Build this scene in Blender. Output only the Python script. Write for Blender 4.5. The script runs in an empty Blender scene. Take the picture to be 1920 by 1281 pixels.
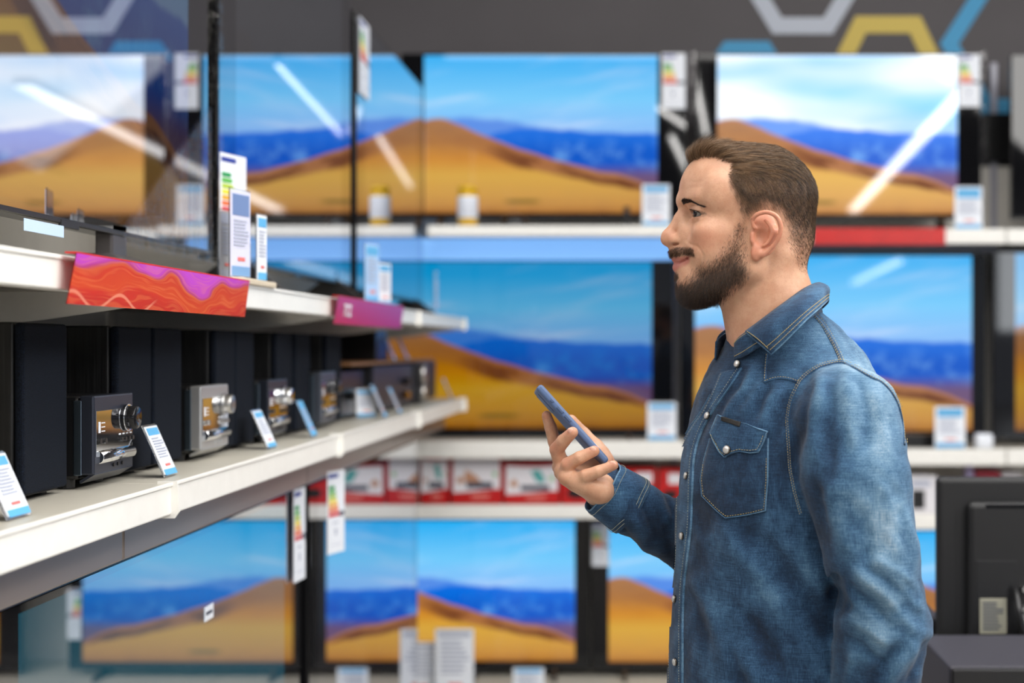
import bpy, bmesh, math, random, os
import numpy as np
from mathutils import Vector, Matrix
from mathutils.bvhtree import BVHTree
random.seed(7); np.random.seed(7)
C = bpy.context.scene.collection
F = 1920*50/36.0; CX = 1205.0; CY = 650.0; EYE = 1.5
def P(px, py, Y): return Vector(((px-CX)/F*Y, Y, EYE-(py-CY)/F*Y))
def PX(px, Y): return (px-CX)/F*Y
def PZ(py, Y): return EYE-(py-CY)/F*Y

# ---------------------------------------------------------------- materials
def s2l(c): return c/12.92 if c <= .04045 else ((c+.055)/1.055)**2.4
def rgb(r, g, b): return (s2l(r/255.), s2l(g/255.), s2l(b/255.), 1)
MATS = {}
def mat(name, col, rough=.5, metal=0., spec=.5, emit=None, es=0., coat=0., noise=0., nscale=30., bump=0., bscale=200., trans=0.):
    if name in MATS: return MATS[name]
    m = bpy.data.materials.new(name); m.use_nodes = True
    nt = m.node_tree; b = nt.nodes['Principled BSDF']
    b.inputs['Base Color'].default_value = col
    b.inputs['Roughness'].default_value = rough
    b.inputs['Metallic'].default_value = metal
    b.inputs['Specular IOR Level'].default_value = spec
    b.inputs['Coat Weight'].default_value = coat
    b.inputs['Coat Roughness'].default_value = .05
    b.inputs['Transmission Weight'].default_value = trans
    if emit: b.inputs['Emission Color'].default_value = emit; b.inputs['Emission Strength'].default_value = es
    if noise or bump:
        tc = nt.nodes.new('ShaderNodeTexCoord')
    if noise:
        n = nt.nodes.new('ShaderNodeTexNoise'); n.inputs['Scale'].default_value = nscale; n.inputs['Detail'].default_value = 6
        nt.links.new(tc.outputs['Object'], n.inputs['Vector'])
        mr = nt.nodes.new('ShaderNodeMapRange'); mr.inputs[1].default_value = .3; mr.inputs[2].default_value = .7
        mr.inputs[3].default_value = 1-noise; mr.inputs[4].default_value = 1+noise
        nt.links.new(n.outputs['Fac'], mr.inputs[0])
        mx = nt.nodes.new('ShaderNodeVectorMath'); mx.operation = 'SCALE'; mx.inputs[0].default_value = col[:3]
        nt.links.new(mr.outputs[0], mx.inputs['Scale']); nt.links.new(mx.outputs[0], b.inputs['Base Color'])
    if bump:
        n = nt.nodes.new('ShaderNodeTexNoise'); n.inputs['Scale'].default_value = bscale; n.inputs['Detail'].default_value = 3
        nt.links.new(tc.outputs['Object'], n.inputs['Vector'])
        bp = nt.nodes.new('ShaderNodeBump'); bp.inputs['Strength'].default_value = bump; bp.inputs['Distance'].default_value = .002
        nt.links.new(n.outputs['Fac'], bp.inputs['Height']); nt.links.new(bp.outputs[0], b.inputs['Normal'])
    MATS[name] = m
    return m

class NG:                                         # tiny node-graph helper
    def __init__(s, m): s.nt = m.node_tree
    def n(s, t, **kw):
        x = s.nt.nodes.new(t)
        for k, v in kw.items(): setattr(x, k, v)
        return x
    def lk(s, a, b): s.nt.links.new(a, b)
    def put(s, sock, v):
        if hasattr(v, 'node'): s.lk(v, sock)
        else: sock.default_value = v
    def math(s, op, a, b=0., c=None, clamp=False):
        x = s.n('ShaderNodeMath', operation=op, use_clamp=clamp)
        s.put(x.inputs[0], a); s.put(x.inputs[1], b)
        if c is not None: s.put(x.inputs[2], c)
        return x.outputs[0]
    def sstep(s, v, a, b):
        x = s.n('ShaderNodeMapRange', interpolation_type='SMOOTHSTEP')
        s.put(x.inputs[0], v); s.put(x.inputs[1], a); s.put(x.inputs[2], b)
        return x.outputs[0]
    def mix(s, f, a, b):
        x = s.n('ShaderNodeMix', data_type='RGBA')
        s.put(x.inputs[0], f); s.put(x.inputs[6], a); s.put(x.inputs[7], b)
        return x.outputs[2]
    def curve(s, v, pts):
        x = s.n('ShaderNodeFloatCurve'); c = x.mapping.curves[0]
        c.points[0].location = pts[0]; c.points[1].location = pts[-1]
        for p in pts[1:-1]: c.points.new(*p)
        x.mapping.update(); s.put(x.inputs['Value'], v)
        return x.outputs[0]
    def noise(s, vec, scale, detail=4, rough=.5):
        x = s.n('ShaderNodeTexNoise'); x.inputs['Scale'].default_value = scale
        x.inputs['Detail'].default_value = detail; x.inputs['Roughness'].default_value = rough
        s.lk(vec, x.inputs['Vector']); return x.outputs['Fac']
    def comb(s, x_, y_, z_=0.):
        x = s.n('ShaderNodeCombineXYZ'); s.put(x.inputs[0], x_); s.put(x.inputs[1], y_); s.put(x.inputs[2], z_)
        return x.outputs[0]

def landscape(name, gain=1., sat=1., haze=0., mirror=0., tint=None, rough=.03):
    """a lit display showing ochre hills under a blue sky, behind glossy glass"""
    m = bpy.data.materials.new(name); m.use_nodes = True
    g = NG(m); b = m.node_tree.nodes['Principled BSDF']
    uv = g.n('ShaderNodeUVMap'); uv.uv_map = 'UVMap'
    sp = g.n('ShaderNodeSeparateXYZ'); g.lk(uv.outputs[0], sp.inputs[0]); u, v = sp.outputs[0], sp.outputs[1]
    # sky
    sky = g.n('ShaderNodeValToRGB'); g.lk(v, sky.inputs[0]); cr = sky.color_ramp
    cr.elements[0].position = .45; cr.elements[0].color = rgb(146, 188, 250)
    cr.elements[1].position = 1.; cr.elements[1].color = rgb(56, 176, 244)
    e = cr.elements.new(.72); e.color = rgb(122, 204, 252)
    wv = g.comb(g.math('MULTIPLY_ADD', v, .9, g.math('MULTIPLY', u, 1.)), g.math('MULTIPLY_ADD', u, -1.6, g.math('MULTIPLY', v, 6.)))
    cl = g.noise(wv, 1.35, 4, .5)
    clm = g.sstep(cl, .48, .84)
    skyc = g.mix(g.math('MULTIPLY', clm, .62), sky.outputs[0], rgb(225, 236, 255))
    if haze:
        hz = g.sstep(g.noise(g.comb(u, g.math('MULTIPLY', v, 2.2)), 1.1, 2, .4), .30, .58)
        skyc = g.mix(g.math('MULTIPLY', hz, haze), skyc, rgb(245, 250, 255))
    nn = g.noise(g.comb(u, 0.), 9., 5, .55)
    n0 = g.math('MULTIPLY_ADD', nn, .05, -.025)
    # far haze ridge
    h0 = g.math('ADD', g.curve(u, [(0, .60), (.3, .605), (.5, .55), (.75, .50), (1, .48)]), n0)
    col = g.mix(g.sstep(g.math('SUBTRACT', h0, v), -.01, .03), skyc, rgb(96, 146, 232))
    # blue mountains
    h1 = g.math('ADD', g.curve(u, [(0, .42), (.15, .44), (.28, .50), (.42, .54), (.6, .53), (.8, .515), (1, .505)]), n0)
    mn = g.noise(g.comb(g.math('MULTIPLY', u, 1.6), v), 9., 5, .6)
    mc = g.mix(g.sstep(mn, .45, .72), rgb(10, 88, 200), rgb(92, 150, 226))
    mc = g.mix(g.sstep(v, .36, .52), mc, rgb(30, 112, 224))
    mc = g.mix(g.sstep(g.math('SUBTRACT', .27, v), -.06, .05), mc, rgb(110, 84, 120))
    col = g.mix(g.sstep(g.math('SUBTRACT', h1, v), -.008, .018), col, mc)
    # dune
    n2 = g.math('MULTIPLY_ADD', g.noise(g.comb(u, 5.), 7., 4, .5), .03, -.015)
    h2 = g.math('ADD', g.curve(u, [(0, .585), (.06, .605), (.14, .57), (.25, .50), (.42, .405), (.6, .325), (.75, .27), (.87, .235), (1, .15)]), n2)
    d = g.math('SUBTRACT', h2, v)
    tex = g.noise(g.comb(g.math('MULTIPLY', u, 2.), g.math('MULTIPLY', v, 9.)), 5., 6, .65)
    dc = g.n('ShaderNodeValToRGB'); g.lk(v, dc.inputs[0]); r = dc.color_ramp
    r.elements[0].position = 0.; r.elements[0].color = rgb(150, 92, 45)
    r.elements[1].position = .62; r.elements[1].color = rgb(152, 118, 92)
    for p_, c_ in ((.05, (192, 138, 74)), (.12, (204, 154, 78)), (.24, (214, 168, 76)), (.34, (204, 136, 56)), (.45, (170, 116, 68))):
        e = r.elements.new(p_); e.color = rgb(*c_)
    dcol = g.mix(g.math('MULTIPLY', g.sstep(tex, .35, .7), .30), dc.outputs[0], rgb(222, 160, 70))
    h3 = g.math('ADD', g.curve(u, [(0, .44), (.2, .40), (.38, .30), (.55, .245), (.7, .20), (.85, .16), (1, .12)]), g.math('MULTIPLY', n2, 1.2))
    above = g.sstep(g.math('SUBTRACT', v, h3), -.012, .022)
    dcol = g.mix(g.math('MULTIPLY', above, g.math('MULTIPLY_ADD', g.sstep(u, .1, .5), .55, .30)), dcol, rgb(158, 100, 66))
    # rim of pale rock, dark gullies under the ridge
    dcol = g.mix(g.math('MULTIPLY', g.sstep(d, .05, .0), .55), dcol, rgb(190, 128, 92))
    gul = g.noise(g.comb(g.math('MULTIPLY', u, 1.), g.math('MULTIPLY_ADD', d, 3., 2.)), 6.5, 5, .6)
    band = g.math('MULTIPLY', g.sstep(d, .012, .04), above)
    band = g.math('MULTIPLY', band, g.sstep(u, .12, .5))
    band = g.math('MULTIPLY', band, g.sstep(gul, .40, .56))
    dcol = g.mix(g.math('MULTIPLY', band, .88), dcol, rgb(98, 48, 26))
    gr = g.math('MULTIPLY', g.math('MULTIPLY', g.sstep(g.math('ABSOLUTE', g.math('SUBTRACT', u, .42)), .1, .04), g.sstep(g.math('ABSOLUTE', g.math('SUBTRACT', v, .075)), .02, .005)), .7)
    dcol = g.mix(gr, dcol, rgb(92, 88, 30))
    col = g.mix(g.sstep(d, -.006, .012), col, dcol)
    if tint: col = g.mix(tint[0], col, tint[1])
    if sat != 1.:
        hs = g.n('ShaderNodeHueSaturation'); hs.inputs['Saturation'].default_value = sat; g.lk(col, hs.inputs['Color']); col = hs.outputs[0]
    b.inputs['Base Color'].default_value = (.004, .004, .005, 1)
    b.inputs['Roughness'].default_value = rough
    g.lk(col, b.inputs['Emission Color']); b.inputs['Emission Strength'].default_value = gain
    if mirror: add_mirror(m, mirror, rough)
    return m
def add_mirror(m, f, rough=.03, col=(.93, .95, 1, 1)):
    g = NG(m); out = m.node_tree.nodes['Material Output']; b = m.node_tree.nodes['Principled BSDF']
    gl = g.n('ShaderNodeBsdfGlossy'); gl.inputs['Roughness'].default_value = rough; gl.inputs['Color'].default_value = col
    mx = g.n('ShaderNodeMixShader'); mx.inputs[0].default_value = f
    g.lk(b.outputs[0], mx.inputs[1]); g.lk(gl.outputs[0], mx.inputs[2]); g.lk(mx.outputs[0], out.inputs['Surface'])

# ---------------------------------------------------------------- mesh building
class MB:
    def __init__(s): s.bm = bmesh.new(); s.uv = s.bm.loops.layers.uv.new('UVMap'); s.mi = 0
    def verts_done(s, vs):
        for f in {f for v in vs for f in v.link_faces}: f.material_index = s.mi
    def box(s, x0, x1, y0, y1, z0, z1, bev=0., seg=2):
        x0, x1 = sorted((x0, x1)); y0, y1 = sorted((y0, y1)); z0, z1 = sorted((z0, z1))
        M = Matrix.Translation(((x0+x1)/2, (y0+y1)/2, (z0+z1)/2)) @ Matrix.Diagonal((x1-x0, y1-y0, z1-z0, 1))
        r = bmesh.ops.create_cube(s.bm, size=1, matrix=M); vs = r['verts']; s.verts_done(vs)
        if bev:
            es = list({e for v in vs for e in v.link_edges})
            fs = {f for v in vs for f in v.link_faces}
            rr = bmesh.ops.bevel(s.bm, geom=es, offset=bev, segments=seg, affect='EDGES', profile=.5)
            for f in rr['faces']: f.material_index = s.mi
        return s
    def cyl(s, p0, p1, r0, r1=None, n=24, caps=True):
        p0 = Vector(p0); p1 = Vector(p1); d = p1-p0; r1 = r0 if r1 is None else r1
        M = Matrix.Translation((p0+p1)/2) @ d.to_track_quat('Z', 'Y').to_matrix().to_4x4()
        r = bmesh.ops.create_cone(s.bm, cap_ends=caps, segments=n, radius1=r0, radius2=r1, depth=d.length, matrix=M)
        s.verts_done(r['verts']); return s
    def lathe(s, prof, n=32, M=Matrix()):
        rings = []
        for r, z in prof:
            rings.append([s.bm.verts.new(M @ Vector((r*math.cos(2*math.pi*i/n), r*math.sin(2*math.pi*i/n), z))) for i in range(n)])
        for a, b in zip(rings, rings[1:]):
            for i in range(n):
                f = s.bm.faces.new((a[i], a[(i+1) % n], b[(i+1) % n], b[i])); f.material_index = s.mi; f.smooth = True
        for ring, fl in ((rings[0], True), (rings[-1], False)):
            f = s.bm.faces.new(list(reversed(ring)) if fl else ring); f.material_index = s.mi
        return s
    def poly(s, pts, uv=None):
        f = s.bm.faces.new([s.bm.verts.new(p) for p in pts]); f.material_index = s.mi
        if uv:
            for l, c in zip(f.loops, uv): l[s.uv].uv = c
        return f
    def prism(s, pts, d):                      # extrude an outline by vector d
        d = Vector(d); a = [s.bm.verts.new(p) for p in pts]; b = [s.bm.verts.new(Vector(p)+d) for p in pts]
        fs = [s.bm.faces.new(a), s.bm.faces.new(list(reversed(b)))]
        n = len(a)
        for i in range(n): fs.append(s.bm.faces.new((a[i], b[i], b[(i+1) % n], a[(i+1) % n])))
        for f in fs: f.material_index = s.mi
        return s
    def tube(s, pts, r, n=8):
        pts = [Vector(p) for p in pts]; rings = []; up = Vector((0, 0, 1))
        for i, p in enumerate(pts):
            t = (pts[min(i+1, len(pts)-1)]-pts[max(i-1, 0)]).normalized()
            a = t.cross(up if abs(t.z) < .9 else Vector((1, 0, 0))).normalized(); b = t.cross(a)
            rr = r[i] if isinstance(r, (list, tuple)) else r
            rings.append([s.bm.verts.new(p+rr*(math.cos(2*math.pi*k/n)*a+math.sin(2*math.pi*k/n)*b)) for k in range(n)])
        for a, b in zip(rings, rings[1:]):
            for i in range(n):
                f = s.bm.faces.new((a[i], a[(i+1) % n], b[(i+1) % n], b[i])); f.material_index = s.mi; f.smooth = True
        s.bm.faces.new(rings[0]).material_index = s.mi; s.bm.faces.new(rings[-1]).material_index = s.mi
        return s
    def build(s, name, m, parent=None, smooth=False, M=None):
        bmesh.ops.recalc_face_normals(s.bm, faces=s.bm.faces)
        if M is not None: s.bm.transform(M)
        me = bpy.data.meshes.new(name); s.bm.to_mesh(me); s.bm.free()
        for k in (m if isinstance(m, (list, tuple)) else [m]): me.materials.append(k)
        if smooth:
            for p in me.polygons: p.use_smooth = True
        o = bpy.data.objects.new(name, me); C.objects.link(o)
        if parent: o.parent = parent
        return o
def thing(name, label, cat, loc=(0, 0, 0), rz=0., group=None):
    o = bpy.data.objects.new(name, None); C.objects.link(o); o.empty_display_size = .05
    o.location = loc; o.rotation_euler = (0, 0, rz); return tag(o, label, cat, group)
def tag(o, label, cat, group=None):
    o['label'] = label; o['category'] = cat
    if group: o['group'] = group
    return o
def structure(o): o['kind'] = 'structure'; return o
def copy_tree(o, parent=None):
    c = o.copy(); C.objects.link(c)
    if parent: c.parent = parent
    for ch in list(o.children): copy_tree(ch, c)
    return c

TXT = {}
def text_mesh(body, size, m, name, parent, M, extrude=.0004, font_shear=0., bold=0.):
    cu = bpy.data.curves.new('lettering', 'FONT'); cu.body = body; cu.size = size; cu.extrude = extrude
    cu.align_x = 'CENTER'; cu.align_y = 'CENTER'; cu.offset = bold
    t = bpy.data.objects.new('tmp', cu); C.objects.link(t)
    dg = bpy.context.evaluated_depsgraph_get(); me = bpy.data.meshes.new_from_object(t.evaluated_get(dg))
    bpy.data.objects.remove(t); bpy.data.curves.remove(cu)
    me.transform(M); me.materials.clear(); me.materials.append(m)
    o = bpy.data.objects.new(name, me); C.objects.link(o); o.parent = parent
    return o
# ---------------------------------------------------------------- palette
WHITE = mat('shelf_white_metal', rgb(246, 244, 238), .35, noise=.02)
SHELFTOP = mat('shelf_cream_metal', rgb(196, 191, 178), .42, noise=.03, nscale=12)
PANEL = mat('gondola_back_panel', rgb(236, 232, 224), .5, noise=.03)
DARKW = mat('charcoal_wall_paint', rgb(92, 88, 90), .75, noise=.05, nscale=3)
BLACKP = mat('black_plastic', (.010, .010, .011, 1), .28, bump=.05, bscale=900)
BEZEL = mat('black_bezel', (.006, .006, .007, 1), .18)
CHROME = mat('chrome', (.85, .86, .88, 1), .08, 1.)
SILVER = mat('brushed_silver', (.55, .54, .52, 1), .32, 1., noise=.06)
CARD = mat('card_white', rgb(238, 242, 250), .55)
INK = mat('ink_dark', rgb(60, 66, 84), .6)
INKL = mat('ink_grey', rgb(176, 182, 200), .6)
BLUEI = mat('ink_sky_blue', rgb(96, 176, 226), .55)
REDI = mat('ink_red', rgb(214, 40, 34), .5)
TRED = mat('carton_red', rgb(190, 18, 20), .4)
ACRYL = mat('clear_acrylic', (.95, .97, 1, 1), .06, trans=.96)
def film_mat(bs=.6, fac=.12):
    m = bpy.data.materials.new('clear_film'); m.use_nodes = True; g = NG(m); nt = m.node_tree
    tr = g.n('ShaderNodeBsdfTransparent'); gl = g.n('ShaderNodeBsdfGlossy'); gl.inputs['Roughness'].default_value = .08
    tc = g.n('ShaderNodeTexCoord'); bp = g.n('ShaderNodeBump'); bp.inputs['Strength'].default_value = bs; bp.inputs['Distance'].default_value = .01
    g.lk(g.noise(tc.outputs['Object'], 28., 4, .6), bp.inputs['Height']); g.lk(bp.outputs[0], gl.inputs['Normal'])
    mx = g.n('ShaderNodeMixShader'); mx.inputs[0].default_value = fac
    g.lk(tr.outputs[0], mx.inputs[1]); g.lk(gl.outputs[0], mx.inputs[2]); g.lk(mx.outputs[0], nt.nodes['Material Output'].inputs['Surface'])
    return m
FILM = film_mat(); FILM2 = film_mat(.06, .05)

# ---------------------------------------------------------------- the room
fl = MB(); fl.box(-6, 13, -25, 6.6, -.05, 0); structure(fl.build('floor', mat('floor_tiles', rgb(170, 165, 158), .25, noise=.05, nscale=2)))
ce = MB(); ce.box(-6, 13, -25, 6.6, 4.3, 4.4); structure(ce.build('ceiling', mat('ceiling_paint', rgb(120, 120, 124), .8)))
wb = MB(); wb.box(-6, 13, 6.36, 6.5, 0, 4.3); structure(wb.build('wall_back', DARKW))

# painted hexagon mural on the wall above the televisions
MU = 6.3562
def ribbon(pts, w, m, label, closed=False):
    vs = [Vector(p) for p in pts]; L = []; R = []; n = len(vs)
    for i in range(n):
        a = vs[(i-1) % n] if (closed or i) else None; b = vs[(i+1) % n] if (closed or i < n-1) else None
        d1 = (vs[i]-a).normalized() if a is not None else (b-vs[i]).normalized()
        d2 = (b-vs[i]).normalized() if b is not None else d1
        t = (d1+d2).normalized(); nn = Vector((-t.y, t.x)); k = w/2/max(.3, nn.dot(Vector((-d1.y, d1.x))))
        L.append(vs[i]+nn*k); R.append(vs[i]-nn*k)
    mb = MB()
    rng = range(n if closed else n-1)
    for i in rng:
        j = (i+1) % n
        q = [L[i], L[j], R[j], R[i]]
        mb.prism([(p.x, MU, p.y) for p in q], (0, .0035, 0))
    return tag(mb.build('mural_hexagon', m), label, 'wall mural', 'painted hexagon outlines on the dark wall')
def mp(px, py): p = P(px, py, MU); return (p.x, p.z)
def hexa(px, py, wpx, hpx): return [mp(px-wpx/2, py), mp(px-wpx/4, py+hpx/2), mp(px+wpx/4, py+hpx/2), mp(px+wpx/2, py), mp(px+wpx/4, py-hpx/2), mp(px-wpx/4, py-hpx/2)]
PXM = MU/F
MW = mat('mural_white', rgb(196, 202, 214), .6); MY = mat('mural_yellow', rgb(216, 190, 92), .6); MBL = mat('mural_blue', rgb(70, 160, 208), .6)
ribbon(hexa(1505, -30, 190, 156), 31*PXM, MW, 'pale grey hexagon outline on the dark wall above the televisions', True)
ribbon([mp(1568, 138), mp(1614, 46), mp(1716, 46), mp(1760, 138), mp(1716, 230), mp(1614, 230)], 32*PXM, MY, 'yellow hexagon outline on the dark wall, top edge above the bright television', True)
ribbon([mp(1348, 118), mp(1366, 92), mp(1434, 92), mp(1450, 118)], 30*PXM, MBL, 'short blue hexagon top edge just above the left corner of the bright television')
ribbon([mp(1880, -75), mp(1780, 82), mp(1850, 200), mp(1990, 200), mp(2060, 82), mp(1960, -75)], 30*PXM, MBL, 'large blue hexagon outline at the right end of the dark wall', True)

# ---------------------------------------------------------------- televisions
GLASSB = mat('dark_display_glass', (.004, .004, .005, 1), .03)
def television(label, loc, rz, w, z0, z1, pic, picmat, glass=GLASSB, th=.03, stand='feet', group=None, zpic=None, film=False):
    """w wide, panel z0..z1 above loc, picture rect pic=(x0,x1) across and zpic=(za,zb)"""
    t = thing('television', label, 'television', loc, rz, group)
    b = MB(); b.box(-w/2, w/2, .0015, th, z0, z1, .003); b.box(-w*.36, w*.36, th, th+.03, z0+(z1-z0)*.22, z0+(z1-z0)*.7, .012)
    b.build('housing', BEZEL, t)
    s = MB(); xs = [-w/2+.004, pic[0], pic[1], w/2-.004]; zs = [z0+.006, zpic[0], zpic[1], z1-.004]
    for i in range(3):
        for j in range(3):
            c = (i == 1 and j == 1); s.mi = 1 if c else 0
            s.poly([(xs[i], 0, zs[j]), (xs[i+1], 0, zs[j]), (xs[i+1], 0, zs[j+1]), (xs[i], 0, zs[j+1])], [(0, 0), (1, 0), (1, 1), (0, 1)])
    s.build('screen', [glass, picmat], t)
    br = MB(); br.box(-w/2, w/2, -.003, .001, z0, z0+.008, .001); br.box(-.035, .035, -.004, .001, z0-.006, z0+.006, .001); br.build('chin_trim', BLACKP, t)
    if stand == 'feet':
        for sx in (-1, 1):
            f = MB(); x = sx*w*.36
            f.prism([(x-.008, -.10, 0), (x-.008, .14, 0), (x-.008, .14, .008), (x-.008, .03, z0+.02), (x-.008, .01, z0+.02), (x-.008, -.10, .008)], (.016, 0, 0))
            f.build('leg', BLACKP, t)
    else:
        f = MB(); f.box(-.17, .17, -.11, .13, 0, .008, .003)
        f.prism([(-.12, -.105, .008), (.12, -.105, .008), (.05, .0, .045), (-.05, .0, .045)], (0, .06, 0)); f.box(-.035, .035, .0, .03, .02, z0+.02, .004)
        f.build('pedestal', mat('pedestal_grey', rgb(70, 66, 66), .35), t)
    if film:
        f = MB(); k = 60
        r = random.Random(5); zz = [z0-.02+(z1-z0+.03)*i/k for i in range(k+1)]
        off = [(-w/2-.006+r.uniform(-.004, .003), -.004+r.uniform(-.003, .002)) for _ in zz]
        for i in range(k):
            f.poly([(off[i][0], off[i][1], zz[i]), (off[i+1][0], off[i+1][1], zz[i+1]), (-w/2-.007, th+.01, zz[i+1]), (-w/2-.007, th+.01, zz[i])])
        for i in range(k):
            f.poly([(off[i][0], off[i][1], zz[i]), (off[i+1][0], off[i+1][1], zz[i+1]), (-w/2+.03+off[i+1][1], -.003, zz[i+1]), (-w/2+.03+off[i][1], -.003, zz[i])])
        f.build('protective_film', FILM, t, smooth=True)
    return t

TY = 6.0; SY = 5.75                                   # display plane and shelf-front plane of the back fixture
def wall_tv(label, px0, px1, py0, py1, ix0, ix1, iy0, iy1, shelf_z, m, group=None):
    cx = PX((px0+px1)/2, TY); w = (px1-px0)*TY/F
    return television(label, (cx, TY, shelf_z), 0, w, PZ(py1, TY)-shelf_z, PZ(py0, TY)-shelf_z,
                      (PX(ix0, TY)-cx, PX(ix1, TY)-cx), m, group=group, zpic=(PZ(iy1, TY)-shelf_z, PZ(iy0, TY)-shelf_z))
L_N = landscape('display_hills', 1.0)
L_D = landscape('display_hills_deep', .62, 1.1)
L_B = landscape('display_hills_bright', 1.25, .95, haze=.9)
L_M = landscape('display_hills_vivid', 1.0, 1.04)

# back fixture shelves: boards, price rails
zt1, zm1, zl1 = PZ(425, SY), PZ(829, SY), PZ(949, SY)
zt2, zm2, zl2 = PZ(431, SY), PZ(844, SY), PZ(966, SY)
ZB = .105
def back_shelf(x0, x1, ztop, h, label, depth=.55, y=SY):
    t = thing('shelf', label, 'shelf', ((x0+x1)/2, y, ztop)); w = (x1-x0)/2-.002
    a = MB(); a.box(-w, w, .006, depth, -.03, 0, .002); a.build('shelf_board', SHELFTOP, t)
    r = MB(); r.box(-w, w, -.012, .006, -h, .004, .006, 3); r.build('price_rail', WHITE, t)
    for k in (-1, 1):
        b = MB(); b.prism([(k*(w-.01), depth-.19, -.03), (k*(w-.01), depth, -.03), (k*(w-.01), depth, -.07)], (.003*-k, 0, 0)); b.build('bracket', WHITE, t)
    return t
XA, XB, XC2, XD = PX(560, SY), PX(1284, SY), PX(1886, SY), PX(2300, SY)
XA0 = -.872
sh = [(XA0, XB, zt1, .040, 'white shelf under the upper left wall television, yellow bottle on it'),
      (XA, XB, zm1, .066, 'white shelf under the middle left wall television, above the red cartons'),
      (XA, XB, zl1, .052, 'white shelf carrying the row of red cartons with pictures'),
      (XB, XC2, zt2, .058, 'white shelf with red strip behind the man, under the bright television'),
      (XB, XC2, zm2, .062, 'white shelf under the television behind the man\'s shoulder'),
      (XB, XC2, zl2, .058, 'white shelf holding the white carton beside the man\'s elbow'),
      (XC2, XD, zt2, .058, 'white shelf at the right picture edge, topmost of its bay'),
      (XC2, XD, zm2, .062, 'white shelf at the right picture edge under the glaring television'),
      (XC2, XD, zl2, .058, 'white shelf at the right picture edge hidden behind the monitor back')]
for a in sh: back_shelf(*a)
for (x0, x1, n) in ((-.70, XB, 'left'), (XB, XC2, 'middle'), (XC2, XD, 'right')):
    t = thing('shelf', 'cream base deck of the %s bay of the back wall shelving' % n, 'shelf', ((x0+x1)/2, 5.55, 0)); w = (x1-x0)/2-.002
    a = MB(); a.box(-w, w, .0, .75, ZB-.03, ZB, .003); a.build('shelf_board', SHELFTOP, t)
    a = MB(); a.box(-w, w, .02, .05, 0, ZB-.03, .002); a.build('kick_plate', WHITE, t)
# uprights and backing panels of the back fixture
for i, px in enumerate((1268, 1886)):
    u = MB(); x = PX(px, 6.1); u.box(x-.014, x+.014, 6.302, 6.318, 0, PZ(100, 6.1), .004)
    tag(u.build('shelf_upright', mat('upright_lilac_grey', rgb(182, 182, 196), .35)), ['pale metal upright between the left and middle bays of the back wall', 'pale metal upright right of the bright television'][i], 'upright')
pb = MB(); pb.box(XA, XD, 6.32, 6.35, 0, PZ(312, 6.32)); tag(pb.build('backing_panel', PANEL), 'long beige backing panel behind the wall televisions', 'backing panel')
pb = MB(); pb.box(PX(1845, 6.3), PX(1905, 6.3), 6.28, 6.315, PZ(304, 6.3), PZ(214, 6.3)); tag(pb.build('backing_panel', BLACKP), 'black square panel right of the bright television, below the blue hexagon', 'backing panel')
LBL = mat('fascia_tv_glow', rgb(140, 190, 250), .35, emit=rgb(126, 184, 250), es=.75)  # television glow on the panel, put in as blue colour and emission
pb = MB(); pb.box(PX(600, 5.96), PX(1262, 5.96), 5.97, 6.0, PZ(488, 5.98), zt1-.031, .004); tag(pb.build('tv_glow_fascia', LBL), 'pale blue panel with television glow put in, below the upper left shelf', 'glow panel')
pb = MB(); pb.box(PX(1287, 5.98), PX(1870, 5.98), 5.975, 6.0, PZ(474, 5.98), zt2-.031, .004); tag(pb.build('shelf_fascia', mat('fascia_grey', rgb(96, 98, 108), .4)), 'grey strip below the red edged shelf behind the man', 'fascia')

wall_tv('wall television, upper left one, yellow bottle standing before it', 752, 1287, 100, 410, 795, 1233, 104, 400, zt1, L_N)
wall_tv('wall television, brightest one, with white sky, above the man\'s head', 1306, 1840, 100, 411, 1345, 1795, 104, 402, zt2, L_B)
wall_tv('wall television, largest one, in the middle behind the raised phone', 672, 1262, 488, 817, 728, 1222, 491, 803, zm1, L_D)
wall_tv('wall television directly behind the man\'s neck and shoulder', 1276, 1848, 476, 822, 1303, 1822, 480, 808, zm2, L_N)
wall_tv('wall television in the bottom row, fully visible one with white cards in front', 652, 1105, 972, 1254, 684, 1078, 976, 1240, ZB, L_M)
wall_tv('wall television in the bottom row behind the man\'s forearm', 1109, 1562, 974, 1256, 1141, 1535, 977, 1242, ZB, L_M)
wall_tv('wall television in the bottom row, blue sliver between sleeve and black monitor', 1650, 2110, 990, 1258, 1694, 2075, 996, 1246, ZB, L_M)
wall_tv('wall television at the right picture edge, upper shelf, only its dark left rim visible', 1896, 2430, 102, 411, 1940, 2390, 106, 402, zt2, L_N)
wall_tv('wall television at the right picture edge, middle shelf, with white glare', 1862, 2434, 470, 822, 1904, 2390, 476, 808, zm2, L_D)

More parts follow.
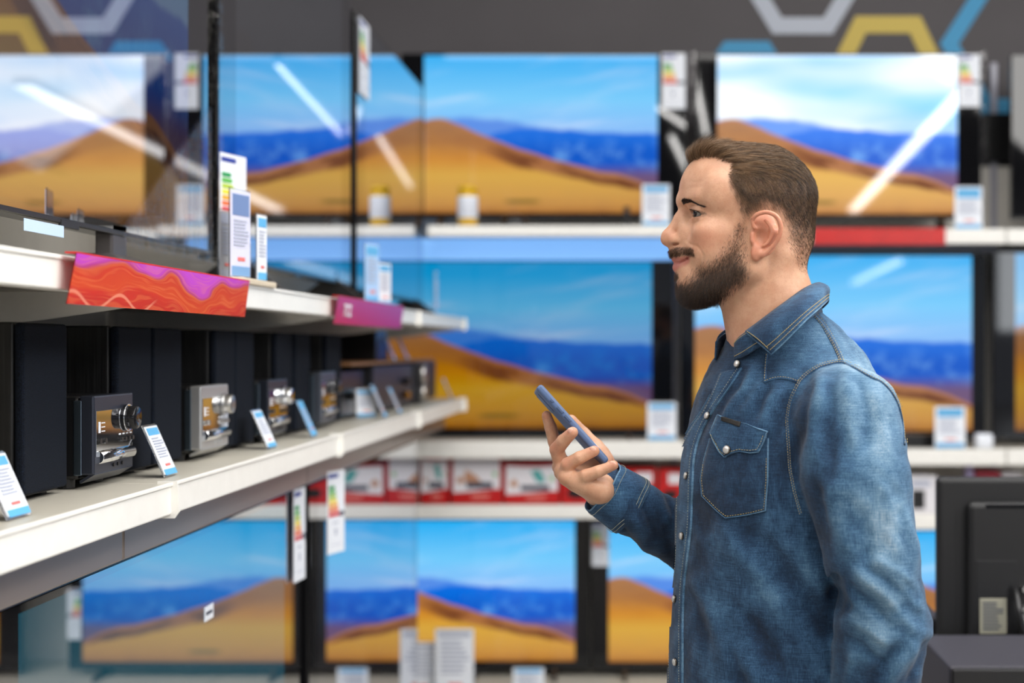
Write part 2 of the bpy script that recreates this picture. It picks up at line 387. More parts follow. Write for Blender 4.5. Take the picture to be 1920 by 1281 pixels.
# cards, bottles, cartons on the back fixture
def stripes(mb, x0, x1, z0, z1, n, y=-.0012, r=None, ragged=True):
    r = r or random.Random(3); h = (z1-z0)/n
    for i in range(n):
        xe = x1-(r.random()*.35*(x1-x0) if ragged else 0)
        zc = z1-h*(i+.5); mb.box(x0, xe, y, y+.0006, zc-h*.22, zc+h*.22)
ECOL = [mat('energy_%d' % i, c, .5) for i, c in enumerate((rgb(24, 150, 80), rgb(90, 180, 70), rgb(180, 205, 60), rgb(245, 220, 50), rgb(244, 170, 40), rgb(236, 110, 50), rgb(216, 40, 50)))]
def energy_label(label, loc, rz, w, h, letter='G', group=None, tilt=0., flip=False):
    t = thing('energy_label', label, 'energy label', loc, rz, group); t.rotation_euler = (tilt, 0, rz)
    c = MB(); c.box(-w/2, w/2, 0, .0015, 0, h, .0004, 1); c.build('card', CARD, t)
    k = MB(); k.box(-w*.46, w*.1, -.0008, 0, h*.92, h*.965); k.build('header_bar', mat('ink_navy', rgb(40, 60, 150), .5), t)
    a = MB()
    for i in range(7):
        a.mi = i; z = h*(.80-.055*i); e = -w*.12+w*.045*i
        a.prism([(-w*.44, -.0012, z-.02*h), (e, -.0012, z-.02*h), (e+.04*w, -.0012, z), (e, -.0012, z+.02*h), (-w*.44, -.0012, z+.02*h)], (0, .001, 0))
    a.build('energy_scale', ECOL, t)
    k = MB(); z = h*.47; k.prism([(w*.46, -.0012, z-.03*h), (w*.22, -.0012, z-.03*h), (w*.14, -.0012, z), (w*.22, -.0012, z+.03*h), (w*.46, -.0012, z+.03*h)], (0, .001, 0)); k.build('rating_arrow', INK, t)
    text_mesh(letter, .05*h, CARD, 'rating_letter', t, Matrix.Translation((w*.32, -.0016, z)) @ Matrix.Rotation(math.pi/2, 4, 'X'))
    s = MB(); s.box(-w*.3, w*.3, -.001, 0, h*.10, h*.105); s.box(-w*.08, w*.02, -.001, 0, h*.22, h*.30); s.box(-w*.2, w*.1, -.001, 0, h*.36, h*.375); s.build('printed_text', INKL, t)
    return t
def price_card(label, loc, rz, w, h, lean=0., group=None, top=BLUEI, bottom=BLUEI, seed=1, holder=True, body=CARD, foot=False, text=INKL, topband=.14):
    t = thing('price_card', label, 'price card', loc, rz, group); t.rotation_euler = (-lean, 0, rz)
    c = MB(); c.box(-w/2, w/2, 0, .0015, .004, h, .0004, 1); c.build('card', body, t)
    k = MB(); k.box(-w*.42, w*.42, -.0008, 0, h*(.96-topband), h*.96); k.build('header_band', top, t)
    s = MB(); stripes(s, -w*.36, w*.40, h*.36, h*(.92-topband), 8, r=random.Random(seed)); s.build('printed_text', text, t)
    k = MB(); k.box(-w*.46, w*.46, -.0008, 0, h*.03, h*.14); k.build('price_band', bottom, t)
    k = MB(); k.box(-w*.16, w*.2, -.001, 0, h*.20, h*.245); k.build('price_print', mat('ink_rose', rgb(222, 120, 116), .5), t)
    if holder:
        a = MB(); a.box(-w/2-.002, w/2+.002, .0017, .0037, 0, h+.004, .0008, 1)
        a.prism([(-w/2, .0037, .0), (w/2, .0037, .0), (w/2, .0037+.03*math.cos(lean), -.03*math.sin(-lean)*-1+.0), (-w/2, .0037+.03*math.cos(lean), .0+.03*math.sin(lean))], (0, 0, .0015)) if False else None
        a.build('holder', ACRYL, t)
    return t
def wcard(label, px0, px1, py0, zshelf, Y, **kw):
    w = (px1-px0)*Y/F; h = PZ(py0, Y)-zshelf
    return price_card(label, (PX((px0+px1)/2, Y), Y, zshelf), 0, w, h, **kw)
wcard('white price card on the back wall shelf beside the man\'s forehead', 1204, 1256, 346, zt1, 5.80, seed=2)
wcard('white price card under the right corner of the bright television', 1790, 1842, 350, zt2, 5.80, seed=3, topband=.22)
wcard('white price card beside the phone-side of the man\'s chest, middle back shelf', 1214, 1268, 755, zm1, 5.80, seed=4)
wcard('white price card behind the man\'s shoulder on the middle back shelf', 1753, 1810, 763, zm2, 5.80, seed=5, topband=.2)
wcard('tall white card in front of the bottom row television, right one of the pair', 816, 888, 1180, ZB, 5.60, seed=6, top=INKL, topband=.06)
wcard('narrower white card half behind its taller neighbour on the base deck', 770, 818, 1205, ZB, 5.64, seed=7, top=INKL, topband=.06)
wcard('small tilted card on the base deck below the bottom row television', 962, 1020, 1253, ZB, 5.70, seed=8)
energy_label('energy label at the upper right corner of the upper left wall television', (PX(1263, 5.985), 5.988, PZ(204, 5.985)), 0, 44*6/F, 104*6/F, 'F')
energy_label('energy label at the upper right corner of the brightest wall television', (PX(1818, 5.985), 5.988, PZ(200, 5.985)), 0, 40*6/F, 98*6/F, 'G')
energy_label('energy label hidden behind the man, seen mirrored in the teal tinted screen', (PX(1550, 5.985), 5.988, PZ(1200, 5.985)), 0, 26*6/F, 95*6/F, 'G')
energy_label('energy label on the left rim of the television behind the forearm', (PX(1126, 5.985), 5.988, PZ(1062, 5.985)), 0, 32*6/F, 80*6/F, 'G')
for px in (1300, 1843):
    f = MB(); x = PX(px, 5.99); r = random.Random(px)
    zz = [PZ(405, 6)+(PZ(98, 6)-PZ(405, 6))*i/40 for i in range(41)]; o_ = [r.uniform(-.0015, .0015) for _ in zz]
    for i in range(40): f.poly([(x-.009+o_[i], 5.985, zz[i]), (x+.010, 5.983+o_[i]*.5, zz[i]), (x+.010, 5.983+o_[i+1]*.5, zz[i+1]), (x-.009+o_[i+1], 5.985, zz[i+1])])
    tag(f.build('plastic_film', FILM2, smooth=True), 'strip of clear packing film along the %s rim of the bright television' % ('left' if px < 1500 else 'right'), 'plastic film')
# yellow bottle
def bottle(label, px, Y, zs, h, m):
    t = thing('bottle', label, 'bottle', (PX(px, Y), Y, zs)); r = .041
    b = MB(); b.lathe([(r*.9, 0), (r, .004), (r, h*.80), (r*.9, h*.86), (r*.55, h*.88), (r*.55, h*.9)]); b.build('body', m, t)
    b = MB(); b.lathe([(r*.93, h*.865), (r*.95, h*.99), (r*.85, h)]); b.build('cap', m, t)
    b = MB(); b.lathe([(r+.0008, h*.22), (r+.001, h*.221), (r+.001, h*.75), (r+.0008, h*.751)]); b.build('label_sleeve', CARD, t)
    b = MB()
    for k in range(7): b.lathe([(r+.0013, h*(.3+.06*k)), (r+.0016, h*(.301+.06*k)), (r+.0016, h*(.315+.06*k)), (r+.0013, h*(.316+.06*k))], n=24)
    b.build('printed_text', INKL, t)
bottle('yellow bottle with white label in front of the upper left wall television', 877, 5.82, zt1, .170, mat('bottle_yellow', rgb(226, 178, 20), .3))
d = MB(); d.lathe([(.05, 0), (.055, .01), (.05, .05), (.02, .06)], M=Matrix.Translation((PX(965, 5.9), 5.9, zt1))); tag(d.build('puck_speaker', BLACKP), 'small dark round device under the upper left wall television', 'speaker')
d = MB(); d.box(-.012, .012, -.012, .012, 0, .09, .002, 1); d.box(-.03, .03, -.02, .02, 0, .008, .002, 1)
o = d.build('security_stand', BLACKP); o.location = (PX(1175, 5.85), 5.85, zt1); tag(o, 'small black post under the right end of the upper left wall television', 'security post')
# white gadget beside the card
g_ = MB(); g_.box(-.036, .036, -.03, .03, 0, .062, .014, 3); o = g_.build('white_gadget', CARD); o.location = (PX(1844, 5.83), 5.83, zm2); tag(o, 'small white rounded gadget on the middle back shelf right of the price card', 'gadget')
b = MB(); b.box(-.09, .09, -.035, .035, 0, .055, .006); o = b.build('soundbar', BLACKP); o.location = (PX(1740, 5.9)-.02, 5.93, zm2); tag(o, 'low black soundbar end under the television behind the shoulder', 'soundbar')
# red cartons
TEAL = mat('print_teal', rgb(80, 165, 165), .5); PGREEN = mat('print_green', rgb(140, 190, 140), .5); PTAN = mat('print_tan', rgb(190, 140, 110), .5); PWHITE = mat('print_white', rgb(228, 226, 232), .5)
def carton(label, px0, px1, py0, kind, zs, Y=5.81, group='red cartons on the back wall shelf', body=TRED, depth=.22):
    w = (px1-px0)*Y/F-.003; h = PZ(py0, Y)-zs
    t = thing('carton', label, 'box', (PX((px0+px1)/2, Y), Y, zs), 0, group)
    b = MB(); b.box(-w/2, w/2, 0, depth, .0005, h, .002, 1); b.build('carton_body', body, t)
    y = -.0008
    if kind in 'ABC':
        b = MB(); n = 12
        top = [(-w*.46+w*.92*i/n, y, h*.93-h*.03*math.sin(math.pi*i/n)*(1 if kind != 'B' else -1)) for i in range(n+1)]
        bot = [(w*.46-w*.92*i/n, y, h*.28+h*.04*math.cos(math.pi*i/n)) for i in range(n+1)]
        b.prism(top+bot, (0, .0006, 0)); b.build('picture_panel', PWHITE, t)
        b = MB(); b.box(-w*.2, w*.32, y-.001, y, h*.33, h*.46, .0003, 1); b.build('device_picture', INK, t)
        b = MB()
        if kind == 'B': b.prism([(-w*.25, y-.0008, h*.46), (w*.1, y-.0008, h*.46), (-w*.02, y-.0008, h*.6), (-w*.22, y-.0008, h*.72)], (0, .0005, 0))
        else: b.prism([(w*-.02, y-.0008, h*.80), (w*.14, y-.0008, h*.84), (w*.24, y-.0008, h*.62), (w*.22, y-.0008, h*.50), (w*.08, y-.0008, h*.55)], (0, .0005, 0))
        b.build('scenery_picture', PTAN if kind == 'B' else TEAL, t)
        b = MB(); b.lathe([(w*.07, -.0003), (w*.07, .0003)], n=16, M=Matrix.Translation((-w*.32, y-.0004, h*.5)) @ Matrix.Rotation(math.pi/2, 4, 'X')); b.build('ornament_picture', PTAN, t); b = MB(); b.lathe([(w*.05, -.0003), (w*.05, .0003)], n=16, M=Matrix.Translation((w*.36, y-.0004, h*.62)) @ Matrix.Rotation(math.pi/2, 4, 'X')); b.build('ornament_picture', PGREEN, t)
        b = MB(); stripes(b, -w*.1, w*.3, h*.1, h*.22, 2, y); b.build('printed_text', mat('print_pink', rgb(236, 150, 140), .5), t)
    else:
        b = MB(); b.box(-w*.12, w*.38, y, y+.0006, h*.58, h*.88); b.build('label_panel', PWHITE, t)
        b = MB(); b.prism([(w*.3*math.cos(a*math.pi/8)-w*.05, y-.0002, h*.28+h*.13*math.sin(a*math.pi/8)) for a in range(16)], (0, .0005, 0)); b.build('device_picture', BLACKP, t)
cz = zl1
for a in ((787, 842, 855, 'A', 'red carton with teal picture, leftmost, beside the tall screen edge'),
          (845, 942, 855, 'B', 'red carton with large white picture of a brown house shape, second from left'),
          (944, 1050, 868, 'C', 'red carton with teal picture and dark curved top, left of the hand'),
          (1052, 1118, 872, 'D', 'red carton mostly hidden behind the man\'s fingers and palm'),
          (1120, 1166, 874, 'D', 'red carton just right of the wrist above the denim cuff'),
          (1168, 1231, 878, 'D', 'red carton with small white label above the forearm'),
          (1234, 1284, 880, 'D', 'red carton partly behind the man\'s chest')):
    carton(a[4], a[0], a[1], a[2], a[3], cz)
for a in ((676, 785, 858, 'C', 'red carton behind the lower left screen edge'), ):
    pass
t = thing('carton', 'white carton with a black device picture beside the man\'s elbow', 'box', (PX(1727, 5.8), 5.8, zl2))
w = 58*5.8/F; h = PZ(892, 5.8)-zl2
b = MB(); b.box(-w/2, w/2, 0, .2, 0, h, .002, 1); b.build('carton_body', PWHITE, t)
b = MB(); b.box(-w*.3, w*.12, -.001, 0, h*.12, h*.62, .0004, 1); b.build('device_picture', BLACKP, t)
b = MB(); b.box(-w*.3, w*.3, -.001, 0, h*.72, h*.86); b.build('title_panel', INKL, t)
for (p0, p1, m_, lb, top) in ((1828, 1876, mat('carton_crimson', rgb(170, 40, 60), .4), 'crimson box whose top shows above the black monitor', 884), (1879, 1916, PWHITE, 'white box whose top shows above the black monitor, right of the crimson one', 885)):
    Y = 5.85; b = MB(); b.box(PX(p0, Y), PX(p1, Y), Y, Y+.2, zl2, PZ(top, Y), .003, 1)
    tag(b.build('carton', m_), lb, 'box')
b = MB(); b.lathe([(.018, 0), (.02, .01), (.02, .17), (.012, .18), (.0195, .183), (.0195, .205), (.015, .21)], M=Matrix.Translation((PX(1817, 5.85), 5.85, zl2)))
tag(b.build('bottle', mat('lilac_plastic', rgb(170, 160, 200), .3)), 'lilac capped bottle showing above the left corner of the black monitor', 'bottle')
# red strip on the shelf edge behind the head
b = MB(); b.box(PX(1524, 5.73), PX(1772, 5.73), 5.722, 5.731, PZ(459, 5.73), PZ(428, 5.73), .001, 1)
tag(b.build('shelf_strip', mat('strip_red', rgb(200, 26, 22), .35, noise=.08, nscale=14)), 'red advertising strip on the shelf edge behind the man\'s head', 'shelf sign')
# ================================================================ the left shelving run (faces +X)
R90 = math.pi/2
GX = -.71; UPZ = 1.61; LOZ = 1.294; MU_X = -.895; ML_X = -.81
bounds = [-.2, .975, 2.15, 3.33, 4.5, 5.65]
names = ['nearest', 'second', 'third', 'fourth', 'farthest']
pb = MB(); pb.box(-1.29, -1.25, -.2, 5.65, 0, 2.75); tag(pb.build('backing_panel', PANEL), 'long beige backing panel of the left shelving run, behind the stereos', 'backing panel')
for i in range(5):
    y0, y1 = bounds[i], bounds[i+1]; w = (y1-y0)/2-.0015
    for (z, h, nm) in ((UPZ, .040, 'upper'), (LOZ, .0465, 'lower')):
        t = thing('shelf', '%s white segment of the %s left shelf, counted from the camera, %s' % (names[i], nm, 'carrying televisions' if nm == 'upper' else 'carrying stereos'), 'shelf', (GX, (y0+y1)/2, z), R90)
        a = MB(); a.box(-w, w, .004, .535, -.028, -.001, .0015); a.build('shelf_board', SHELFTOP, t)
        r = MB(); r.box(-w, w, -.001, .005, -h, .001, .002, 2); r.box(-w, w, -.004, .0, -.004, .0015, .001, 1); r.box(-w, w, .0, .03, -h, -h+.003); r.build('price_rail', WHITE, t)
        for s_ in (1,):
            e = MB(); e.prism([(w-.010, -.010, .003), (w-.010, .02, .003), (w-.010, .02, -h-.006), (w-.010, -.006, -h-.006), (w-.010, -.013, -h+.004)], (.005, 0, 0)); e.build('end_clip', WHITE, t)
        if nm == 'lower':
            b = MB(); b.box(-w, w, .075, .09, -.118, -.03, .004, 2); b.build('shelf_gap_band', mat('gap_band_grey', rgb(150, 138, 130), .3, .4), t)  # added grey strip brightening the dark gap between shelf and screen
        for k in (-1, 1):
            b = MB(); b.prism([(k*(w-.004), .03, -.028), (k*(w-.004), .53, -.028), (k*(w-.004), .53, -.105), (k*(w-.004), .2, -.07), (k*(w-.004), .03, -.045)], (-.003*k, 0, 0)); b.build('bracket', WHITE, t)
    t = thing('shelf', '%s segment of the cream base deck under the left run of screens' % names[i], 'shelf', (GX, (y0+y1)/2, 0), R90)
    a = MB(); a.box(-w, w, 0, .53, ZB-.03, ZB, .003); a.build('shelf_board', SHELFTOP, t)
    a = MB(); a.box(-w, w, .02, .05, 0, ZB-.03); a.build('kick_plate', WHITE, t)
    u = MB(); u.box(-1.25, -1.225, y1-.015, y1+.015, 0, 2.75, .003); tag(u.build('shelf_upright', PANEL), 'slotted upright at the far end of the %s left shelf segment' % names[i], 'upright')

def glassm(name, f, rough): 
    m = bpy.data.materials.new(name); m.use_nodes = True; b = m.node_tree.nodes['Principled BSDF']
    b.inputs['Base Color'].default_value = (.004, .004, .006, 1); b.inputs['Roughness'].default_value = rough; add_mirror(m, f, rough); return m
GM = glassm('mirror_glass_side', .62, .015)
GML = glassm('mirror_glass_side_low', .55, .015)
L_U = landscape('display_side_warm', .36, 1., mirror=.56, rough=.012)
L_U2 = landscape('display_side_dim', .05, 1., mirror=.80, tint=(.7, rgb(120, 150, 160)), rough=.012)
L_T = landscape('display_side_teal', .26, 1., mirror=.50, tint=(.72, rgb(50, 160, 176)), rough=.012)
L_T2 = landscape('display_side_low', .05, 1., mirror=.70, tint=(.6, rgb(90, 110, 150)), rough=.012)
def side_tv(label, x, y0, y1, z0, z1, shelf, pm, gm, bar=.13, th=.045, stand='feet', film=False, poff=0.):
    w = y1-y0
    return television(label, (x, (y0+y1)/2, shelf), R90, w, z0-shelf, z1-shelf, (-w/2+bar, w/2-bar), pm, gm, th=th, stand=stand, zpic=(z0-shelf+.02, z1-shelf-.015), film=film)
tv1 = side_tv('nearest large television on the upper left shelf, wrapped in film, top left', MU_X, 1.50, 2.93, 1.69, 2.56, UPZ+.002, L_U, GM, stand='pedestal')
for o in tv1.children:
    if o.name.startswith('pedestal'): o.location.x = .22
tv2 = side_tv('second television on the upper left shelf, energy label on its near corner', MU_X, 3.0, 4.36, 1.685, 2.56, UPZ+.002, L_U2, GM, film=True)
tv3 = side_tv('third and farthest television on the upper left shelf, slanting top edge visible', MU_X, 4.45, 5.79, 1.675, 2.555, UPZ+.002, L_U2, GM)
tvA = side_tv('large television under the lower left shelf, teal tinted, bottom left of the picture', ML_X, 1.70, 3.36, .25, 1.168, ZB, L_T, GML, bar=.145)
tvB = side_tv('farther television under the lower left shelf, reflecting the red cartons', ML_X, 3.45, 5.12, .22, 1.165, ZB, L_T2, GML, bar=.10, th=.035)
# film around the bottom right corner of the nearest television
f = MB(); r = random.Random(11); n = 40
for k in range(n):
    a0 = 2.44+(2.94-2.44)*k/n; a1 = 2.44+(2.94-2.44)*(k+1)/n
    d0, d1 = r.uniform(.0, .004), r.uniform(0, .004)
    f.poly([(MU_X+.006+d0, a0, 1.672), (MU_X+.006+d1, a1, 1.672), (MU_X+.004, a1, 1.70+.3*(k/n)), (MU_X+.004, a0, 1.70+.3*(k/n))])
    f.poly([(MU_X+.006+d0, a0, 1.672), (MU_X+.006+d1, a1, 1.672), (MU_X-.02, a1, 1.668), (MU_X-.02, a0, 1.668)])
o = f.build('protective_film', FILM, smooth=True); o.parent = tv1; o.matrix_parent_inverse = (Matrix.Translation(tv1.location) @ Matrix.Rotation(R90, 4, 'Z')).inverted()
s = MB(); s.box(-.07, .07, -.006, -.0045, .055, .073, .0005, 1); o = s.build('chin_sticker', mat('sticker_blue_white', rgb(190, 214, 246), .3), tv1); o.location.x = -.10
s = MB(); s.box(-.026, .026, -.0012, 0, .885, .912, .0004, 1); o = s.build('screen_sticker', CARD, tvA); o.location.x = .125
s = MB(); s.box(-.020, .018, -.0016, -.0012, .896, .902); o = s.build('sticker_print', INK, tvA); o.location.x = .125

def ori(label_fn, *a, **k): return label_fn(*a, **k)
e_ = energy_label('energy label with coloured scale on the near corner of the second upper left television', (MU_X+.022, 3.02, 1.683), math.radians(74), .10, .222, 'G')
e_.location = (-.872, 3.03, 1.686)
energy_label('energy label hanging at the far edge of the teal tinted television', (ML_X+.012, 3.31, .955), math.radians(86), .085, .215, 'G', flip=True)
energy_label('energy label on the near corner of the farther television below the stereos', (ML_X+.045, 3.55, .985), math.radians(73), .085, .205, 'G')
energy_label('energy label on the near corner of the third upper left television', (MU_X+.006, 4.55, 2.30), R90, .16, .24, 'G')

price_card('tall lilac price card with blue header, standing right of the orange strip', (-.722, 2.555, UPZ+.012), math.radians(76), .068, .157, seed=12, top=mat('ink_steel_blue', rgb(112, 136, 182), .5), bottom=mat('ink_steel_blue2', rgb(120, 160, 205), .5), body=mat('card_lilac', rgb(214, 216, 238), .4), topband=.24)
price_card('slim white card standing behind the lilac price card', (-.717, 2.68, UPZ+.012), math.radians(80), .04, .125, seed=13)
price_card('grey acrylic card standing between energy label and lilac price card', (-.76, 2.60, UPZ+.012), math.radians(78), .05, .125, seed=14, body=mat('card_grey', rgb(176, 178, 184), .4), top=INKL, bottom=INKL)
b = MB(); b.box(-.745, -.70, 2.49, 2.72, UPZ+.001, UPZ+.012, .002, 1); tag(b.build('card_base', mat('base_cream', rgb(214, 200, 176), .5)), 'cream wooden strip base under the price cards on the upper left shelf', 'card base')
price_card('pale blue card on the upper left shelf, first of two above the pink sign', (-.73, 3.84, UPZ+.001), math.radians(72), .075, .165, seed=15, body=mat('card_pale_blue', rgb(170, 206, 244), .4))
price_card('white card on the upper left shelf, second of two above the pink sign', (-.725, 4.0, UPZ+.001), math.radians(72), .07, .122, seed=16)
price_card('thin clear card seen edge-on at the far end of the upper left shelf', (-.72, 4.97, UPZ+.001), math.radians(86), .05, .15, seed=17, body=mat('card_pale_blue', rgb(170, 206, 244), .4))

# advertising strips on the upper shelf edge
def swirl():
    m = bpy.data.materials.new('strip_swirl'); m.use_nodes = True; g = NG(m); b = m.node_tree.nodes['Principled BSDF']
    uv = g.n('ShaderNodeUVMap'); uv.uv_map = 'UVMap'; sp = g.n('ShaderNodeSeparateXYZ'); g.lk(uv.outputs[0], sp.inputs[0]); u, v = sp.outputs[0], sp.outputs[1]
    w = g.math('MULTIPLY_ADD', g.math('SINE', g.math('MULTIPLY', u, 17.)), .05, g.math('MULTIPLY_ADD', g.noise(g.comb(g.math('MULTIPLY', u, 4.), g.math('MULTIPLY', v, 1.2)), 1.5, 1, .4), .75, -.45))
    dip = g.math('MULTIPLY', g.sstep(g.math('ABSOLUTE', g.math('SUBTRACT', u, .66)), .17, .0), -.50)
    t = g.math('ADD', g.math('ADD', v, w), g.math('MULTIPLY', dip, -1.))
    r = g.n('ShaderNodeValToRGB'); g.lk(t, r.inputs[0]); c = r.color_ramp
    c.elements[0].position = 0.; c.elements[0].color = rgb(196, 16, 10)
    c.elements[1].position = 1.; c.elements[1].color = rgb(200, 66, 214)
    for p_, k in ((.22, (206, 30, 14)), (.34, (214, 64, 18)), (.50, (212, 58, 14)), (.62, (206, 44, 14)), (.70, (214, 84, 40)), (.76, (182, 50, 130)), (.84, (196, 62, 188))):
        e = c.elements.new(p_); e.color = rgb(*k)
    ln = g.noise(g.comb(g.math('MULTIPLY', u, 3.), g.math('MULTIPLY', t, 7.)), 2.2, 1.5, .5)
    col = g.mix(g.math('MULTIPLY', g.sstep(ln, .48, .62), .22), r.outputs[0], rgb(250, 140, 80))
    wv = g.math('SUBTRACT', v, g.math('MULTIPLY_ADD', g.math('SINE', g.math('MULTIPLY_ADD', u, 30., 1.2)), .16, .10))
    cv = g.math('MULTIPLY', g.sstep(g.math('ABSOLUTE', wv), .05, .02), g.sstep(u, .42, .36))
    col = g.mix(g.math('MULTIPLY', cv, .55), col, rgb(252, 170, 140))
    g.lk(col, b.inputs['Base Color']); b.inputs['Roughness'].default_value = .25
    return m
def strip(label, y0, y1, m, z0=1.552, z1=1.6145, text=None):
    t = thing('shelf_sign', label, 'shelf sign', (GX+.006, (y0+y1)/2, 0), R90); w = (y1-y0)/2
    b = MB(); b.poly([(-w-.004, -.0062, z0), (w+.008, -.0062, z0), (w, -.017, z1), (-w, -.017, z1)], [(0, 0), (1, 0), (1, 1), (0, 1)])
    b.poly([(-w-.004, -.0052, z0), (w+.008, -.0052, z0), (w, -.016, z1), (-w, -.016, z1)][::-1])
    b.build('printed_strip', m, t)
    k = MB(); k.box(-w, w, -.017, -.0022, z1-.001, z1+.001); k.build('clip_strip', mat('strip_red2', rgb(206, 30, 26), .4), t)
    if text:
        an = -math.atan2(.011, z1-z0)
        text_mesh(text, .040, CARD, 'lettering', t, Matrix.Translation((-w+.12, -.0125, (z0+z1)/2)) @ Matrix.Rotation(math.pi/2-an, 4, 'X') @ Matrix.Diagonal((1.35, 1, 1, 1)), bold=.0006)
    return t
strip('orange, red and magenta swirl advertising strip on the upper left shelf edge', 1.727, 2.486, swirl())
def pinkgrad():
    m = bpy.data.materials.new('strip_pink'); m.use_nodes = True; g = NG(m); b = m.node_tree.nodes['Principled BSDF']
    uv = g.n('ShaderNodeUVMap'); uv.uv_map = 'UVMap'; sp = g.n('ShaderNodeSeparateXYZ'); g.lk(uv.outputs[0], sp.inputs[0])
    a = g.math('ADD', g.math('MULTIPLY', sp.outputs[1], .6), g.math('MULTIPLY', sp.outputs[0], .5), clamp=True)
    g.lk(g.mix(a, rgb(200, 26, 70), rgb(184, 66, 156)), b.inputs['Base Color']); b.inputs['Roughness'].default_value = .3
    return m
strip('pink to magenta advertising strip with white letters on the upper left shelf edge', 3.215, 4.09, pinkgrad(), text='TCL')

# ---------------------------------------------------------------- speakers
def woodgrain():
    m = bpy.data.materials.new('black_ash_veneer'); m.use_nodes = True; g = NG(m); b = m.node_tree.nodes['Principled BSDF']
    tc = g.n('ShaderNodeTexCoord'); mp_ = g.n('ShaderNodeMapping'); mp_.inputs['Scale'].default_value = (260, 260, 6); g.lk(tc.outputs['Object'], mp_.inputs[0])
    n = g.noise(mp_.outputs[0], 1., 3, .6)
    g.lk(g.mix(g.sstep(n, .4, .65), (.0035, .0035, .004, 1), (.013, .013, .014, 1)), b.inputs['Base Color']); b.inputs['Roughness'].default_value = .45
    bp = g.n('ShaderNodeBump'); bp.inputs['Strength'].default_value = .5; bp.inputs['Distance'].default_value = .001; g.lk(n, bp.inputs['Height']); g.lk(bp.outputs[0], b.inputs['Normal'])
    return m
def cloth():
    m = bpy.data.materials.new('speaker_cloth'); m.use_nodes = True; g = NG(m); b = m.node_tree.nodes['Principled BSDF']
    tc = g.n('ShaderNodeTexCoord'); n = g.noise(tc.outputs['Object'], 900., 2, .6); n2 = g.noise(tc.outputs['Object'], 8., 3, .6)
    c = g.mix(g.sstep(n, .42, .72), rgb(8, 11, 17), rgb(32, 42, 60)); c = g.mix(g.math('MULTIPLY', n2, .4), c, rgb(13, 18, 28))
    g.lk(c, b.inputs['Base Color']); b.inputs['Roughness'].default_value = .95; b.inputs['Sheen Weight'].default_value = .0; b.inputs['Specular IOR Level'].default_value = .2
    bp = g.n('ShaderNodeBump'); bp.inputs['Strength'].default_value = .6; bp.inputs['Distance'].default_value = .001; g.lk(n, bp.inputs['Height']); g.lk(bp.outputs[0], b.inputs['Normal'])
    return m
ASH = woodgrain(); CLOTH = cloth()
SPX = -.815
def speaker(label, y0, y1, h=.2385, dep=.19, x=SPX, cone=False):
    t = thing('speaker', label, 'speaker', (x, (y0+y1)/2, LOZ), R90, 'black bookshelf speakers on the lower left shelf'); w = (y1-y0)/2-.001
    b = MB(); b.box(-w, w, .014, dep, .004, h, .003, 2); b.build('cabinet', ASH, t)
    b = MB(); b.box(-w, w, .0, .0135, .008, h-.001, .005, 3); b.build('grille', CLOTH, t)
    b = MB()
    for sx in (-1, 1):
        for yy in (.03, dep-.03): b.cyl((sx*(w-.02), yy, 0), (sx*(w-.02), yy, .005), .008, n=12)
    b.build('rubber_feet', BLACKP, t)
    return t
for lb, a, b_ in (('black cloth fronted speaker at the left picture edge, nearest one', 1.872, 2.017),
                  ('black speaker behind the nearest stereo unit, ribbed side visible', 2.208, 2.362),
                  ('black speaker directly behind the tilted tag, between first and second stereo units', 2.372, 2.517),
                  ('black speaker behind the silver stereo unit', 2.715, 2.846),
                  ('black speaker touching the right side of the one behind the silver unit', 2.849, 2.985),
                  ('black speaker behind the third stereo unit', 3.165, 3.312),
                  ('black speaker between third and fourth stereo units', 3.338, 3.49),
                  ('black speaker behind the fourth stereo unit, farthest of the row', 3.665, 3.845)):
    speaker(lb, a, b_)

